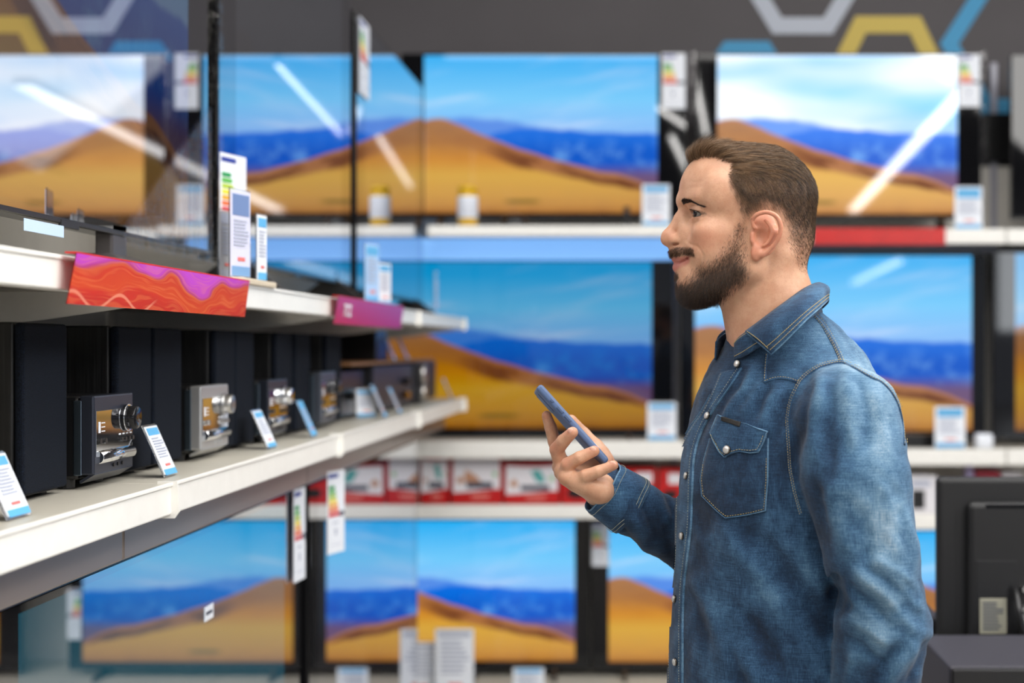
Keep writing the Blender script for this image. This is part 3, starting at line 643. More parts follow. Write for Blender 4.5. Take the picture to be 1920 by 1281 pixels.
# ---------------------------------------------------------------- stereo units
DISP = mat('stereo_display_glass', (.01, .01, .012, 1), .02, spec=1., coat=1.)
add_mirror(DISP, .42, .02)
def stereo(label, y0, y1, h=.134, x=-.79, dep=.2, face=None, knob=None, body=BLACKP, style=0):
    t = thing('stereo', label, 'stereo', (x, (y0+y1)/2, LOZ), R90, 'compact stereo units between the speakers'); w = (y1-y0)/2
    b = MB(); b.box(-w, w, .022, dep, .014, h, .005, 2); b.build('body', body, t)
    f = MB(); f.prism([(-w, .022, .014), (w, .022, .014), (w, .003, .026), (-w, .003, .026)], (0, .002, .0)) if False else None
    f.box(-w, w, .0, .0215, .020, h+.001, .003, 2)
    f.prism([(-w+.002, .0, .021), (w-.002, .0, .021), (w-.002, .021, .008), (-w+.002, .021, .008)], (0, .001, .004)); f.build('faceplate', face, t)
    e = MB(); e.box(-w-.0008, -w+.003, .018, .030, .020, h-.006, .001, 1); e.build('trim_bar', mat('trim_steel', rgb(120, 136, 150), .35, 1.), t)
    d = MB(); d.box(-w*.93, w*.93, -.0012, .001, .046, h*.84, .0004, 1); d.build('display_panel', DISP, t)
    k = MB(); kx, kz, r = w*.60, h*.73, .0178
    M = Matrix.Translation((kx, -.001, kz)) @ Matrix.Rotation(R90, 4, 'X')
    k.lathe([(r*1.12, 0), (r*1.12, .003), (r*1.0, .0035), (r, .005), (r*.97, .0165), (r*.9, .018), (r*.1, .0172)], n=40, M=M)
    kn = k.build('volume_knob', knob, t)
    rr = MB(); rr.lathe([(r*1.15, .0028), (r*1.19, .0035), (r*1.15, .0046), (r*1.1, .0035)], n=40, M=M); rr.build('knob_ring', CHROME, t)
    c = MB(); c.lathe([(.0085, -w*.84), (.0095, -w*.83), (.0095, w*.83), (.0085, w*.84)], n=24, M=Matrix.Translation((0, -.0005, .045)) @ Matrix.Rotation(R90, 4, 'Y')); c.build('disc_tray', CHROME, t)
    s = MB()
    for i in range(4): s.cyl((w*.30+i*w*.19, -.0045, .066), (w*.30+i*w*.19, .0, .066), .0035, n=10)
    for i in range(2): s.cyl((-w*.8+i*w*.26, -.0045, .068), (-w*.8+i*w*.26, .0, .068), .0045, n=12)
    s.build('buttons', BLACKP if style == 0 else SILVER, t)
    s = MB()
    for i in range(3): s.cyl((-w*.06+i*w*.22, -.0022, .030), (-w*.06+i*w*.22, .001, .030), .0028, n=10)
    s.build('sockets', BLACKP if style == 0 else CHROME, t)
    s = MB()
    for i in range(4): s.box(w*.25+i*w*.19-.004, w*.25+i*w*.19+.003, -.0018, -.001, .073, .0752)
    s.build('button_marks', CARD, t); s = MB(); s.box(-w*.82, -w*.74, -.0018, -.001, h*.60, h*.72)
    for i in range(3): s.box(-w*.68, -w*.52, -.0018, -.001, h*(.61+.045*i), h*(.62+.045*i))
    s.build('display_icon', CARD, t)
    fe = MB()
    for sx in (-1, 1):
        for yy in (.05, dep-.03): fe.cyl((sx*(w-.025), yy, 0), (sx*(w-.025), yy, .016), .012, n=16)
    fe.build('feet', BLACKP, t)
    return t
FBLK = mat('faceplate_graphite', rgb(62, 66, 78), .33, .6); FSIL = mat('faceplate_silver', rgb(196, 196, 196), .34, .7)
KBLK = mat('knob_black_gloss', (.012, .012, .014, 1), .12, .3)
stereo('black stereo unit with chrome tray, nearest of the row', 2.048, 2.205, face=FBLK, knob=KBLK)
stereo('silver faced stereo unit with silver knob', 2.545, 2.712, face=FSIL, knob=SILVER, style=1)
stereo('dark stereo unit with chrome highlights, third from the camera', 3.0, 3.16, face=mat('faceplate_dark', rgb(44, 48, 58), .3, .5), knob=CHROME)
stereo('grey rimmed dark stereo unit, fourth from the camera', 3.495, 3.66, h=.142, face=mat('faceplate_grey', rgb(92, 98, 110), .35, .6), knob=KBLK)
def amp(label, y0, y1, h, x=-.80, knobs=(), face=BLACKP, panel=None):
    t = thing('amplifier', label, 'amplifier', (x, (y0+y1)/2, LOZ), R90); w = (y1-y0)/2
    b = MB(); b.box(-w, w, .01, .3, .012, h, .004, 2); b.build('body', BLACKP, t)
    b = MB(); b.box(-w, w, 0, .0098, .012, h+.001, .002, 2); b.build('faceplate', face, t)
    b = MB()
    for sx in (-1, 1):
        for yy in (.05, .26): b.cyl((sx*(w-.04), yy, 0), (sx*(w-.04), yy, .0118), .018, n=16)
    b.build('feet', BLACKP, t)
    if panel:
        b = MB(); b.box(panel[0]*w, panel[1]*w, -.002, 0, h*panel[2], h*panel[3], .0005, 1); b.build('front_panel', SILVER, t)
    for (kx, kz, r, m) in knobs:
        b = MB(); b.lathe([(r, 0), (r, .02), (r*.9, .023)], n=28, M=Matrix.Translation((kx*w, -.002, h*kz)) @ Matrix.Rotation(R90, 4, 'X')); b.build('knob', m, t)
    return t
GRILLE = mat('vent_grille', rgb(40, 40, 46), .5, bump=.4, bscale=300)
amp('low dark amplifier right of the last speaker on the lower left shelf', 3.87, 4.26, .135, knobs=((-.4, .5, .012, BLACKP), (.5, .5, .02, CHROME)), x=-.83)
amp('black amplifier with small brass socket near the end of the lower left shelf', 4.28, 5.0, .143, knobs=((.45, .3, .014, mat('brass', rgb(170, 120, 60), .3, 1.)), (.45, .62, .012, BLACKP)), face=mat('faceplate_navy', rgb(40, 40, 52), .4), x=-.81)
amp('black device with two big silver knobs, far end of the lower left shelf', 5.02, 5.5, .150, knobs=((-.72, .72, .036, SILVER), (-.72, .28, .03, SILVER)), face=GRILLE, x=-.80)
b = MB(); b.box(-1.0, -.80, 3.9, 5.45, 0, .008, .002, 1); b.bm.verts.ensure_lookup_table()
o = b.build('wooden_board', mat('board_brown', rgb(150, 106, 70), .5, noise=.1)); o.location = (0, 0, LOZ+.1522); tag(o, 'thin brown board lying across the amplifiers', 'board')
b = MB(); b.box(-.06, .10, -.08, .10, 0, .125, .004, 2); o = b.build('black_box', BLACKP); o.location = (-.95, 4.62, LOZ+.1604); tag(o, 'small black box on the brown board beneath the pink sign end', 'box')
# tilted shelf tags
LEAN = math.radians(24)
TB = mat('tag_blue', rgb(120, 180, 226), .4)
def ltag(label, X, Y, w=.052, h=.087, rz=90, seed=1, body=CARD, lean=LEAN, z=LOZ+.001):
    return price_card(label, (X, Y, z), math.radians(rz), w, h, lean=lean, seed=seed, body=body, group='tilted price tags on the lower left shelf', text=INKL)
ltag('blurred blue and white tilted tag at the left picture edge', -.748, 1.712, .062, .082, seed=21)
ltag('tilted blue and white tag in front of the third speaker, sharpest one', -.748, 2.262, .058, .086, seed=22)
ltag('tilted white tag in front of the third stereo unit', -.748, 2.88, .066, .082, seed=23)
ltag('tilted sky blue tag in front of the speaker right of the third stereo unit', -.748, 3.25, .05, .088, seed=24, body=TB)
ltag('upright white tag with blue foot facing the camera before the dark amplifier', -.80, 4.12, .058, .082, rz=25, seed=25, lean=.1)
ltag('tilted grey tag just right of the camera-facing white tag', -.745, 4.13, .05, .10, seed=26, body=mat('card_grey', rgb(176, 178, 184), .4))
ltag('tilted grey tag before the black amplifier with the brass socket', -.745, 4.38, .05, .085, seed=27, body=mat('card_grey', rgb(176, 178, 184), .4))
ltag('tilted blue tag on the brown board, left one of the two', -.81, 4.66, .04, .08, seed=28, body=mat('tag_violet', rgb(150, 150, 214), .4), z=LOZ+.1613)
ltag('tilted violet tag on the brown board, right one of the two', -.81, 4.92, .04, .08, seed=29, body=mat('tag_violet', rgb(150, 150, 214), .4), z=LOZ+.1613)
ltag('tilted thin tag at the very end of the lower left shelf', -.735, 5.5, .04, .09, seed=30, body=mat('card_grey', rgb(176, 178, 184), .4))

# ================================================================ right foreground: monitor back, desk, subwoofers
DY = 2.75
tb = thing('table', 'low dark display table at the lower right behind the man', 'table', (1.45, 3.05, 0))
b = MB(); b.box(-.75, 1.15, -.45, .5, .70, .74, .004); b.build('tabletop', mat('table_dark', rgb(38, 38, 42), .5), tb)
for sx in (-.7, 1.1):
    for sy in (-.4, .45):
        b = MB(); b.box(sx-.025, sx+.025, sy-.025, sy+.025, 0, .70); b.build('leg', BLACKP, tb)
TZ = .741
# monitor seen from behind
my = 3.0; mx0 = PX(1760, my); mtop = PZ(897, my)
mo = thing('monitor', 'large black monitor seen from behind at the lower right', 'monitor', (mx0+.42, my, TZ))
hh = mtop-TZ
MBK = mat('monitor_back_plastic', (.007, .007, .008, 1), .5, bump=.1, bscale=600)
b = MB(); b.box(-.42, .42, .012, .045, .02, hh, .01, 3); b.prism([(-.38, .012, .06), (.38, .012, .06), (.38, .012, hh-.06), (-.38, .012, hh-.06)], (0, -.001, 0)); b.box(-.36, .36, -.012, .014, .05, hh-.05, .012, 3); b.build('back_shell', MBK, mo)
b = MB(); b.box(-.415, .415, .045, .049, .025, hh-.005); b.build('screen', GLASSB, mo)
def mloc(px, py): return (PX(px, my)-(mx0+.42), PZ(py, my)-TZ)
x0, z1_ = mloc(1828, 1050); x1, z0_ = mloc(1905, 1200)
b = MB(); b.box(x0, x1, -.0135, -.012, z0_, z1_, .0004, 1); b.build('recess_plate', BLACKP, mo)
x0, z1_ = mloc(1834, 1120); x1, z0_ = mloc(1884, 1186)
b = MB(); b.box(x0, x1, -.0150, -.0136, z0_, z1_, .0003, 1); b.build('spec_label', mat('label_olive_grey', rgb(150, 148, 132), .5), mo)
b = MB(); stripes(b, x0+.006, x1-.006, z0_+.006, z1_-.006, 9, y=-.0158, r=random.Random(2)); b.build('printed_text', INK, mo)
x0, z1_ = mloc(1846, 945); x1, z0_ = mloc(1990, 952)
b = MB(); b.box(x0, x1, -.0128, -.0119, z0_, z1_); b.build('vent_slot', GLASSB, mo)
for i, py in enumerate((1102, 1138, 1152, 1166, 1182, 1198, 1212)):
    x, z = mloc(1916, py); b = MB(); b.cyl((x, -.030, z), (x, -.0121, z), .0065, n=14); b.build('socket', SILVER, mo)
for (px, py, r_) in ((1902, 1222, .010), (1898, 1210, .006)):
    x, z = mloc(px, py); b = MB(); b.cyl((x, -.036, z), (x, -.0121, z), r_, n=16); b.build('plug', mat('brass', rgb(170, 120, 60), .3, 1.), mo)
x, z = mloc(1897, 1100); b = MB(); pts = [(x+.0, -.03, z), (x+.004, -.05, z-.05), (x+.012, -.055, z-.09), (x+.03, -.05, z-.13), (x+.045, -.03, z-.17)]; b.tube(pts, .006); b.build('cable', BLACKP, mo)
b = MB(); b.box(-.15, .15, -.1, .14, 0, .012, .004, 2); b.box(-.03, .03, .0, .012, .012, .12); b.build('stand', BLACKP, mo)
# subwoofers / dark cubes
SUB = mat('subwoofer_vinyl', rgb(52, 51, 60), .6, bump=.08, bscale=300)
def cube_sub(label, pxl, py_top_near, pxr, Y0, dep):
    z = PZ(py_top_near, Y0); x0 = PX(pxl, Y0); x1 = PX(pxr, Y0)
    t = thing('subwoofer', label, 'speaker', ((x0+x1)/2, Y0, TZ)); w = (x1-x0)/2
    b = MB(); b.box(-w, w, .012, dep, .012, z-TZ, .005, 2); b.build('cabinet', SUB, t)
    b = MB(); b.box(-w+.004, w-.004, 0, .0118, .016, z-TZ-.004, .003, 2); b.build('front_panel', BLACKP, t)
    b = MB()
    for sx in (-1, 1):
        for yy in (.04, dep-.03): b.cyl((sx*(w-.03), yy, 0), (sx*(w-.03), yy, .0118), .014, n=14)
    b.build('feet', BLACKP, t)
    return t
cube_sub('dark grey box speaker in the lower right corner in front of the monitor', 1782, 1252, 2060, 2.62, .30)
cube_sub('small dark box between the man\'s elbow and the monitor', 1690, 1160, 1770, 3.12, .22)
# ================================================================ implicit-surface sculpting
def crom(pts, rs, m=3):
    P_ = np.array([np.array(p, float) for p in pts]); n = len(P_); o = []; r = []
    for i in range(n-1):
        a, b, c, d = P_[max(i-1, 0)], P_[i], P_[i+1], P_[min(i+2, n-1)]
        for j in range(m):
            t = j/m; o.append(.5*(2*b+(c-a)*t+(2*a-5*b+4*c-d)*t*t+(3*b-a-3*c+d)*t**3)); r.append(rs[i]*(1-t)+rs[i+1]*t)
    return o+[P_[-1]], r+[rs[-1]]
class Field:
    def __init__(s, xs, ys, zs):
        s.a = [np.asarray(v, np.float32) for v in (xs, ys, zs)]
        s.f = np.full([len(v) for v in s.a], 9., np.float32)
    def blk(s, lo, hi):
        sl = []
        for k in range(3):
            i0 = max(0, int(np.searchsorted(s.a[k], lo[k]))-1); i1 = min(len(s.a[k]), int(np.searchsorted(s.a[k], hi[k]))+1)
            if i1 <= i0: return None, None
            sl.append(slice(i0, i1))
        X, Y, Z = np.meshgrid(s.a[0][sl[0]], s.a[1][sl[1]], s.a[2][sl[2]], indexing='ij', sparse=True)
        return tuple(sl), (X, Y, Z)
    def add(s, fn, lo, hi, k=.01, mode='u'):
        m = k*1.2+.012
        sl, p = s.blk([v-m for v in lo], [v+m for v in hi])
        if sl is None: return
        d = fn(p).astype(np.float32); f = s.f[sl]
        if mode == 'u':
            h = np.clip(.5+.5*(f-d)/k, 0, 1); s.f[sl] = f+(d-f)*h-k*h*(1-h)
        else:
            d = -d; h = np.clip(.5-.5*(f-d)/k, 0, 1); s.f[sl] = f+(d-f)*h+k*h*(1-h)
    def cone(s, p0, p1, r0, r1=None, k=.01, mode='u'):
        r1 = r0 if r1 is None else r1; p0 = np.array(p0, float); p1 = np.array(p1, float); d = p1-p0; L = max(1e-9, d @ d); r = max(r0, r1)
        def fn(p):
            x, y, z = p[0]-p0[0], p[1]-p0[1], p[2]-p0[2]
            t = np.clip((x*d[0]+y*d[1]+z*d[2])/L, 0, 1)
            return np.sqrt((x-t*d[0])**2+(y-t*d[1])**2+(z-t*d[2])**2)-(r0+(r1-r0)*t)
        s.add(fn, np.minimum(p0, p1)-r, np.maximum(p0, p1)+r, k, mode)
    def ell(s, c, r, B=None, k=.01, mode='u'):
        """ellipsoid, radii r along the rows of basis B"""
        c = np.array(c, float); B = np.eye(3) if B is None else np.array(B, float); r = np.array(r, float)
        ext = np.sqrt(((B*r[:, None])**2).sum(0))
        def fn(p):
            x, y, z = p[0]-c[0], p[1]-c[1], p[2]-c[2]; k0 = 0; k1 = 0
            for i in range(3):
                q = x*B[i][0]+y*B[i][1]+z*B[i][2]
                k0 = k0+(q/r[i])**2; k1 = k1+(q/r[i]**2)**2
            k0 = np.sqrt(k0); return k0*(k0-1)/np.sqrt(k1+1e-12)
        s.add(fn, c-ext, c+ext, k, mode)
    def chain(s, pts, rs, k=.006, kk=.002, mode='u'):
        if len(pts) > 4: pts, rs = crom(pts, rs)
        for i in range(len(pts)-1): s.cone(pts[i], pts[i+1], rs[i], rs[i+1], k if i == 0 else max(kk, k*.5), mode)
    def mesh(s, iso=0.):
        f = s.f-iso; ins = f < 0; nx, ny, nz = f.shape
        cnt = np.zeros((nx-1, ny-1, nz-1), np.int8)
        for i in (0, 1):
            for j in (0, 1):
                for k in (0, 1): cnt += ins[i:nx-1+i, j:ny-1+j, k:nz-1+k]
        act = (cnt > 0) & (cnt < 8); idx = np.full(act.shape, -1, np.int64); I = np.argwhere(act); idx[act] = np.arange(len(I))
        acc = np.zeros((len(I), 3)); num = np.zeros(len(I)); ax = s.a
        corners = [(i, j, k) for i in (0, 1) for j in (0, 1) for k in (0, 1)]
        val = {c: f[I[:, 0]+c[0], I[:, 1]+c[1], I[:, 2]+c[2]] for c in corners}
        pos = {c: np.stack([ax[0][I[:, 0]+c[0]], ax[1][I[:, 1]+c[1]], ax[2][I[:, 2]+c[2]]], 1).astype(float) for c in corners}
        for a in corners:
            for d in range(3):
                if a[d]: continue
                b = list(a); b[d] = 1; b = tuple(b); va, vb = val[a], val[b]; m = (va < 0) != (vb < 0)
                t = np.where(m, va/np.where(m, va-vb, 1), 0)[:, None]
                acc += np.where(m[:, None], pos[a]+(pos[b]-pos[a])*t, 0); num += m
        V = acc/num[:, None]; Q = []
        for d in range(3):
            sl0 = [slice(None)]*3; sl1 = [slice(None)]*3; sl0[d] = slice(0, -1); sl1[d] = slice(1, None)
            ch = ins[tuple(sl0)] != ins[tuple(sl1)]; E = np.argwhere(ch); o1, o2 = [(1, 2), (2, 0), (0, 1)][d]
            ok = (E[:, o1] > 0) & (E[:, o2] > 0) & (E[:, o1] < f.shape[o1]-1) & (E[:, o2] < f.shape[o2]-1); E = E[ok]
            inside = ins[E[:, 0], E[:, 1], E[:, 2]]
            def cell(a_, b_): c = E.copy(); c[:, o1] -= a_; c[:, o2] -= b_; return idx[c[:, 0], c[:, 1], c[:, 2]]
            q = np.stack([cell(0, 0), cell(1, 0), cell(1, 1), cell(0, 1)], 1)
            q = np.where(inside[:, None], q, q[:, ::-1]); Q.append(q)
        Q = np.concatenate(Q); Q = Q[(Q >= 0).all(1)]
        return V, Q
def np_mesh(name, V, Q, mats, parent=None, smooth=True):
    me = bpy.data.meshes.new(name); n = len(Q); k = Q.shape[1]
    me.vertices.add(len(V)); me.vertices.foreach_set('co', np.asarray(V, np.float32).ravel())
    me.loops.add(n*k); me.loops.foreach_set('vertex_index', np.asarray(Q, np.int32).ravel())
    me.polygons.add(n); me.polygons.foreach_set('loop_start', np.arange(0, n*k, k, dtype=np.int32))
    me.update(calc_edges=True); me.validate()
    if smooth: me.polygons.foreach_set('use_smooth', np.ones(len(me.polygons), bool))
    for m in (mats if isinstance(mats, (list, tuple)) else [mats]): me.materials.append(m)
    o = bpy.data.objects.new(name, me); C.objects.link(o)
    if parent: o.parent = parent
    return o
def relax(V, Q, n=1, w=.5):
    for _ in range(n):
        acc = np.zeros_like(V); c = np.zeros(len(V))
        for a in range(4):
            for b in (1, 3):
                np.add.at(acc, Q[:, a], V[Q[:, (a+b) % 4]]); np.add.at(c, Q[:, a], 1)
        V = V+(acc/np.maximum(c, 1)[:, None]-V)*w
    return V
def normals(V, Q):
    N = np.cross(V[Q[:, 2]]-V[Q[:, 0]], V[Q[:, 3]]-V[Q[:, 1]]); out = np.zeros_like(V)
    for a in range(4): np.add.at(out, Q[:, a], N)
    return out/np.maximum(np.linalg.norm(out, axis=1), 1e-12)[:, None]
def attr(o, name, v):
    a = o.data.attributes.new(name, 'FLOAT', 'POINT'); a.data.foreach_set('value', np.asarray(v, np.float32))

# ================================================================ the man
man = thing('person', 'bearded man in faded blue denim shirt holding up a phone and looking left', 'person', (.20, 2.06, 0))
MLOC = np.array([.20, 2.06, 0.])
def fin(o):                                        # parts are made in world coordinates
    o.parent = man; o.matrix_parent_inverse = Matrix.Translation((-.20, -2.06, 0)); return o

# ---- head frame: u forward, v towards his left (camera side), w up, all in cm
HA = math.radians(8); HO = np.array([(1400-CX)/1301., 2.05, EYE-(420-CY)/1301.])
hf = np.array([-math.cos(HA), -math.sin(HA), 0]); hl = np.array([math.sin(HA), -math.cos(HA), 0]); hz = np.array([0, 0, 1.])
HB = np.array([hf, hl, hz])
def hw(u, v, w): return HO+(u*hf+v*hl+w*hz)*.01
def H(px, py, v):                                  # local point with given v seen at that place of the photograph
    u = 0.
    for _ in range(6):
        Y = HO[1]+(u*hf[1]+v*hl[1])*.01; X = (px-CX)/F*Y; u = ((X-HO[0])/.01-v*hl[0])/hf[0]
    return np.array([u, v, ((EYE-(py-CY)/F*Y)-HO[2])/.01])
def hp(px, py, v): return hw(*H(px, py, v))
def loc(V): return (V-HO) @ HB.T*100
fx = np.arange(-.158, .262, .0018); fy = np.arange(1.955, 2.175, .0018); fz = np.arange(1.23, 1.80, .0018)
xs = np.concatenate([fx, np.arange(fx[-1]+.006, .50, .006)])
ys = np.concatenate([np.arange(1.80, fy[0]-.003, .008), fy, np.arange(fy[-1]+.006, 2.42, .008)])
zs = np.concatenate([np.arange(0.0, fz[0]-.004, .009), fz])
B = Field(xs, ys, zs)
def E(u, v, w, r, k=.01, mode='u', rot=0., sym=True, yaw=0.):
    """head ellipsoid (cm); rot tilts it in the u-w plane"""
    for s_ in ((1, -1) if (sym and v) else (1,)):
        c, sn = math.cos(rot), math.sin(rot); cy, sy = math.cos(yaw), math.sin(yaw)*s_
        b = np.array([[cy, sy, 0], [-sy, cy, 0], [0, 0, 1]]); b = np.array([[c, 0, sn], [0, 1, 0], [-sn, 0, c]]) @ b
        B.ell(hw(u, v*s_, w), np.array(r)*.01, b @ HB, k, mode)
def K(p0, p1, r0, r1, k=.006, mode='u', sym=True):
    for s_ in ((1, -1) if (sym and (p0[1] or p1[1])) else (1,)):
        B.cone(hw(p0[0], p0[1]*s_, p0[2]), hw(p1[0], p1[1]*s_, p1[2]), r0*.01, r1*.01, k, mode)
# neck and trunk first
nk = [hw(-2.2, 0, -5), hw(-3.3, 0, -10.5), hw(-4.4, .2, -16.5)]
B.cone(nk[0], nk[1], .054, .0585, .02); B.cone(nk[1], nk[2], .0585, .060, .02)
K((1.2, 0, -11.5), (-.2, 0, -16.5), 2.3, 2.2, .02)                              # front of the throat
K((-4.2, 4.6, -5.0), (.3, 2.6, -17.5), 1.35, 1.2, .022)                        # neck muscles
# skull, face, jaw
E(-1.3, 0, 3.9, (8.75, 7.3, 7.25), .02)
E(3.2, 0, 4.4, (6.65, 6.2, 6.5), .02)
E(3.4, 0, -2.2, (6.0, 5.7, 7.4), .02)
E(-3.5, 0, -1.5, (6.3, 6.2, 6.3), .02)
K((7.7, 0, -9.3), (7.2, 1.6, -9.2), 2.0, 2.0, .012)
K((7.2, 1.6, -9.2), (.6, 5.1, -6.6), 1.8, 1.5, .016)
K((.6, 5.1, -6.6), (-.6, 5.7, -1.5), 1.5, 1.3, .016)
E(4.0, 0, -8.2, (4.6, 4.2, 2.6), .02)                                          # floor of the mouth
E(7.0, 0, -5.4, (2.95, 3.1, 3.5), .015)                                         # muzzle
E(6.0, 4.35, -1.7, (2.7, 1.7, 1.9), .015)                                      # cheekbone
E(6.3, 3.5, -4.4, (2.2, 1.7, 2.0), .018)                                       # smiling cheek
K((9.05, 0, 3.2), (7.6, 4.3, 3.35), .85, .75, .012)                            # brow ridge
E(5.0, 5.3, 3.9, (2.0, 1.2, 2.4), .015)                                        # temple edge
# eye sockets
E(8.8, 3.15, 1.05, (1.55, 1.75, 1.15), .010, 's')
E(9.6, 1.55, 1.0, (.8, .55, 1.2), .010, 's')
# nose
K((8.8, 0, 2.1), (9.7, 0, .9), .60, .60, .008); K((9.7, 0, .9), (11.45, 0, -1.9), .60, .90, .006)
K((11.45, 0, -1.9), (11.65, 0, -2.4), .90, .88, .005)
K((9.5, .35, .4), (9.2, 1.5, -1.4), .55, .75, .012)
E(10.15, 1.15, -2.6, (1.25, .80, .92), .006); K((9.2, 1.7, -1.4), (8.9, 2.3, -3.0), .6, .6, .012)
K((11.3, 0, -2.9), (10.3, 0, -3.5), .52, .50, .004)
E(10.55, 1.35, -3.12, (.62, .62, .25), .0012, 's', rot=-.08)
# lips and chin
K((10.25, 0, -4.2), (9.6, 1.6, -4.4), .75, .75, .010)
K((10.35, 0, -5.15), (9.75, 1.35, -5.2), .48, .42, .004); K((9.75, 1.35, -5.2), (8.35, 2.95, -4.85), .42, .22, .004)
K((10.15, 0, -6.35), (9.5, 1.4, -6.15), .56, .48, .005); K((9.5, 1.4, -6.15), (8.3, 2.9, -5.25), .48, .22, .005)
K((11.0, 0, -5.80), (9.9, 1.5, -5.70), .17, .17, .002, 's'); K((9.9, 1.5, -5.70), (8.9, 2.6, -5.15), .17, .14, .002, 's'); K((8.9, 2.6, -5.15), (8.2, 3.3, -4.75), .14, .10, .003, 's')
E(10.45, 0, -7.7, (.7, 1.6, .5), .010, 's')
E(8.6, 0, -7.4, (1.55, 2.6, 1.6), .012)
# eyelids round the eyeball
EYC = (7.22, 3.12, 1.12)
for s_ in (1, -1):
    B.ell(hw(EYC[0], EYC[1]*s_, EYC[2]), np.array((1.45, 1.50, 1.45))*.01, HB, .003)
K((8.45, 2.0, 1.98), (7.5, 4.35, 1.85), .36, .30, .005)                         # upper lid fold
K((8.35, 2.1, .18), (7.4, 4.3, .18), .22, .20, .006)                            # lower lid bag
for s_ in (1, -1):                                                             # the opening
    tb = np.array([[1, 0, 0], [0, 1, -.16*s_], [0, .16*s_, 1.]]) @ HB
    B.ell(hw(EYC[0]+.95, (EYC[1]+.22)*s_, EYC[2]-.05), np.array((1.45, 1.42, .40))*.01, tb, .0010, 's')
    B.ell(hw(EYC[0], EYC[1]*s_, EYC[2]), np.array((1.19, 1.19, 1.19))*.01, HB, .0005, 's')
# ears
def ear(s_):
    def q(px, py, v): p = H(px, py, v); return hw(p[0], p[1]*s_, p[2])
    B.ell(q(1434, 440, 7.1), np.array((1.95, .5, 3.1))*.01, HB, .005)
    hx = [(1424, 434, 7.6), (1413, 425, 7.7), (1411, 412, 7.9), (1420, 402, 8.4), (1438, 398, 8.9), (1455, 405, 9.2), (1463, 420, 9.2), (1463, 437, 9.0), (1455, 455, 8.6), (1443, 468, 8.1), (1430, 478, 7.8)]
    B.chain([q(*h) for h in hx], [.0022, .0022, .0026, .0028, .0029, .0030, .0030, .0029, .0028, .0030, .0036], .004)
    B.ell(q(1419, 475, 7.4), np.array((.80, .36, 1.0))*.01, HB, .008)          # lobe
    ah = [(1434, 413, 8.1), (1442, 420, 8.4), (1447, 436, 8.3), (1441, 451, 8.0), (1430, 460, 7.9)]
    B.chain([q(*h) for h in ah], [.0018, .0024, .0026, .0026, .0024], .005)
    B.cone(q(1450, 435, 7.4), q(1436, 462, 7.1), .0085, .006, .004)
    B.cone(q(1410, 440, 7.2), q(1411, 451, 7.25), .0026, .0030, .006)           # tragus
    B.ell(q(1426, 443, 7.9), np.array((.95, 1.0, 1.15))*.01, HB, .004, 's')   # concha
    B.cone(q(1432, 408, 8.7), q(1452, 430, 9.1), .0016, .0018, .002, 's')      # scapha
ear(1); ear(-1)

# ---- right hand round the phone.  crop coordinates (cx,cy) of the hand close-up
def hc(cx, cy, Y): return np.array(P(960+cx/3.3706, 700+cy/3.3706, Y))
wr = hc(595, 735, 2.100)
def fing(pts, rs, k=.004): B.chain([hc(*p) for p in pts], [r*.001 for r in rs], k, .0015)
B.cone(hc(700, 790, 2.11), wr, .031, .0275, .01)
for p, r0, r1 in (((345, 660, 2.068), .021, .0125), ((318, 625, 2.085), .021, .0125), ((305, 590, 2.104), .021, .0125), ((310, 560, 2.122), .021, .012)):
    B.cone(hc(545, 735, 2.082+(p[2]-2.068)*.75), hc(*p), r0, r1, .010)
B.cone(hc(560, 740, 2.066), hc(420, 690, 2.062), .019, .014, .010)               # heel of the hand
B.cone(hc(600, 690, 2.125), hc(545, 520, 2.142), .021, .016, .012)               # ball of the thumb
fing([(320, 600, 2.122), (268, 430, 2.124), (243, 340, 2.120), (219, 268, 2.112)], (10.5, 9.8, 9.0, 7.4))
fing([(322, 620, 2.100), (284, 482, 2.086), (325, 428, 2.072), (383, 374, 2.061)], (11.6, 10.8, 9.8, 8.2))
fing([(345, 660, 2.080), (352, 578, 2.066), (425, 535, 2.058), (520, 492, 2.058)], (11.4, 10.4, 9.4, 7.9))
fing([(400, 690, 2.062), (465, 650, 2.052), (545, 622, 2.048), (642, 582, 2.050)], (11, 9.8, 8.8, 7.2))
fing([(585, 560, 2.140), (530, 470, 2.152), (450, 390, 2.158), (372, 300, 2.150)], (15, 12.2, 11, 9.2), .008)
B.cone(hc(360, 620, 2.118), hc(500, 590, 2.128), .013, .014, .008); B.cone(hc(400, 650, 2.10), hc(540, 610, 2.12), .014, .015, .008)
# forearm, arms, trunk, legs (under the clothes)
el = np.array(P(1392, 1078, 2.26)); shf = np.array(P(1450, 770, 2.235)); shn = np.array(P(1590, 760, 1.945))
B.cone(wr, hc(760, 850, 2.12), .0275, .030, .01); B.cone(hc(760, 850, 2.12), el, .030, .038, .01); B.cone(el, shf, .038, .048, .02)
eln = np.array(P(1672, 1165, 1.925)); wrn = np.array(P(1590, 1420, 1.95))
B.cone(shn, eln, .048, .040, .02); B.cone(eln, wrn, .040, .028, .01)
TA = math.radians(22); tf = np.array([-math.cos(TA), -math.sin(TA), 0]); tl = np.array([math.sin(TA), -math.cos(TA), 0]); TBs = np.array([tf, tl, hz])
B.cone(shn, shf, .045, .045, .03)
B.cone(np.array(P(1452, 620, 2.06)), np.array(P(1495, 730, 2.08)), .058, .060, .03)
B.ell(P(1482, 900, 2.085), (.115, .15, .17), TBs, .02); B.ell(P(1450, 1120, 2.085), (.10, .14, .25), TBs, .03); B.ell(P(1450, 1290, 2.085), (.10, .145, .14), TBs, .03)
hipn = np.array([.215, 1.99, .93]); hipf = np.array([.165, 2.15, .93])
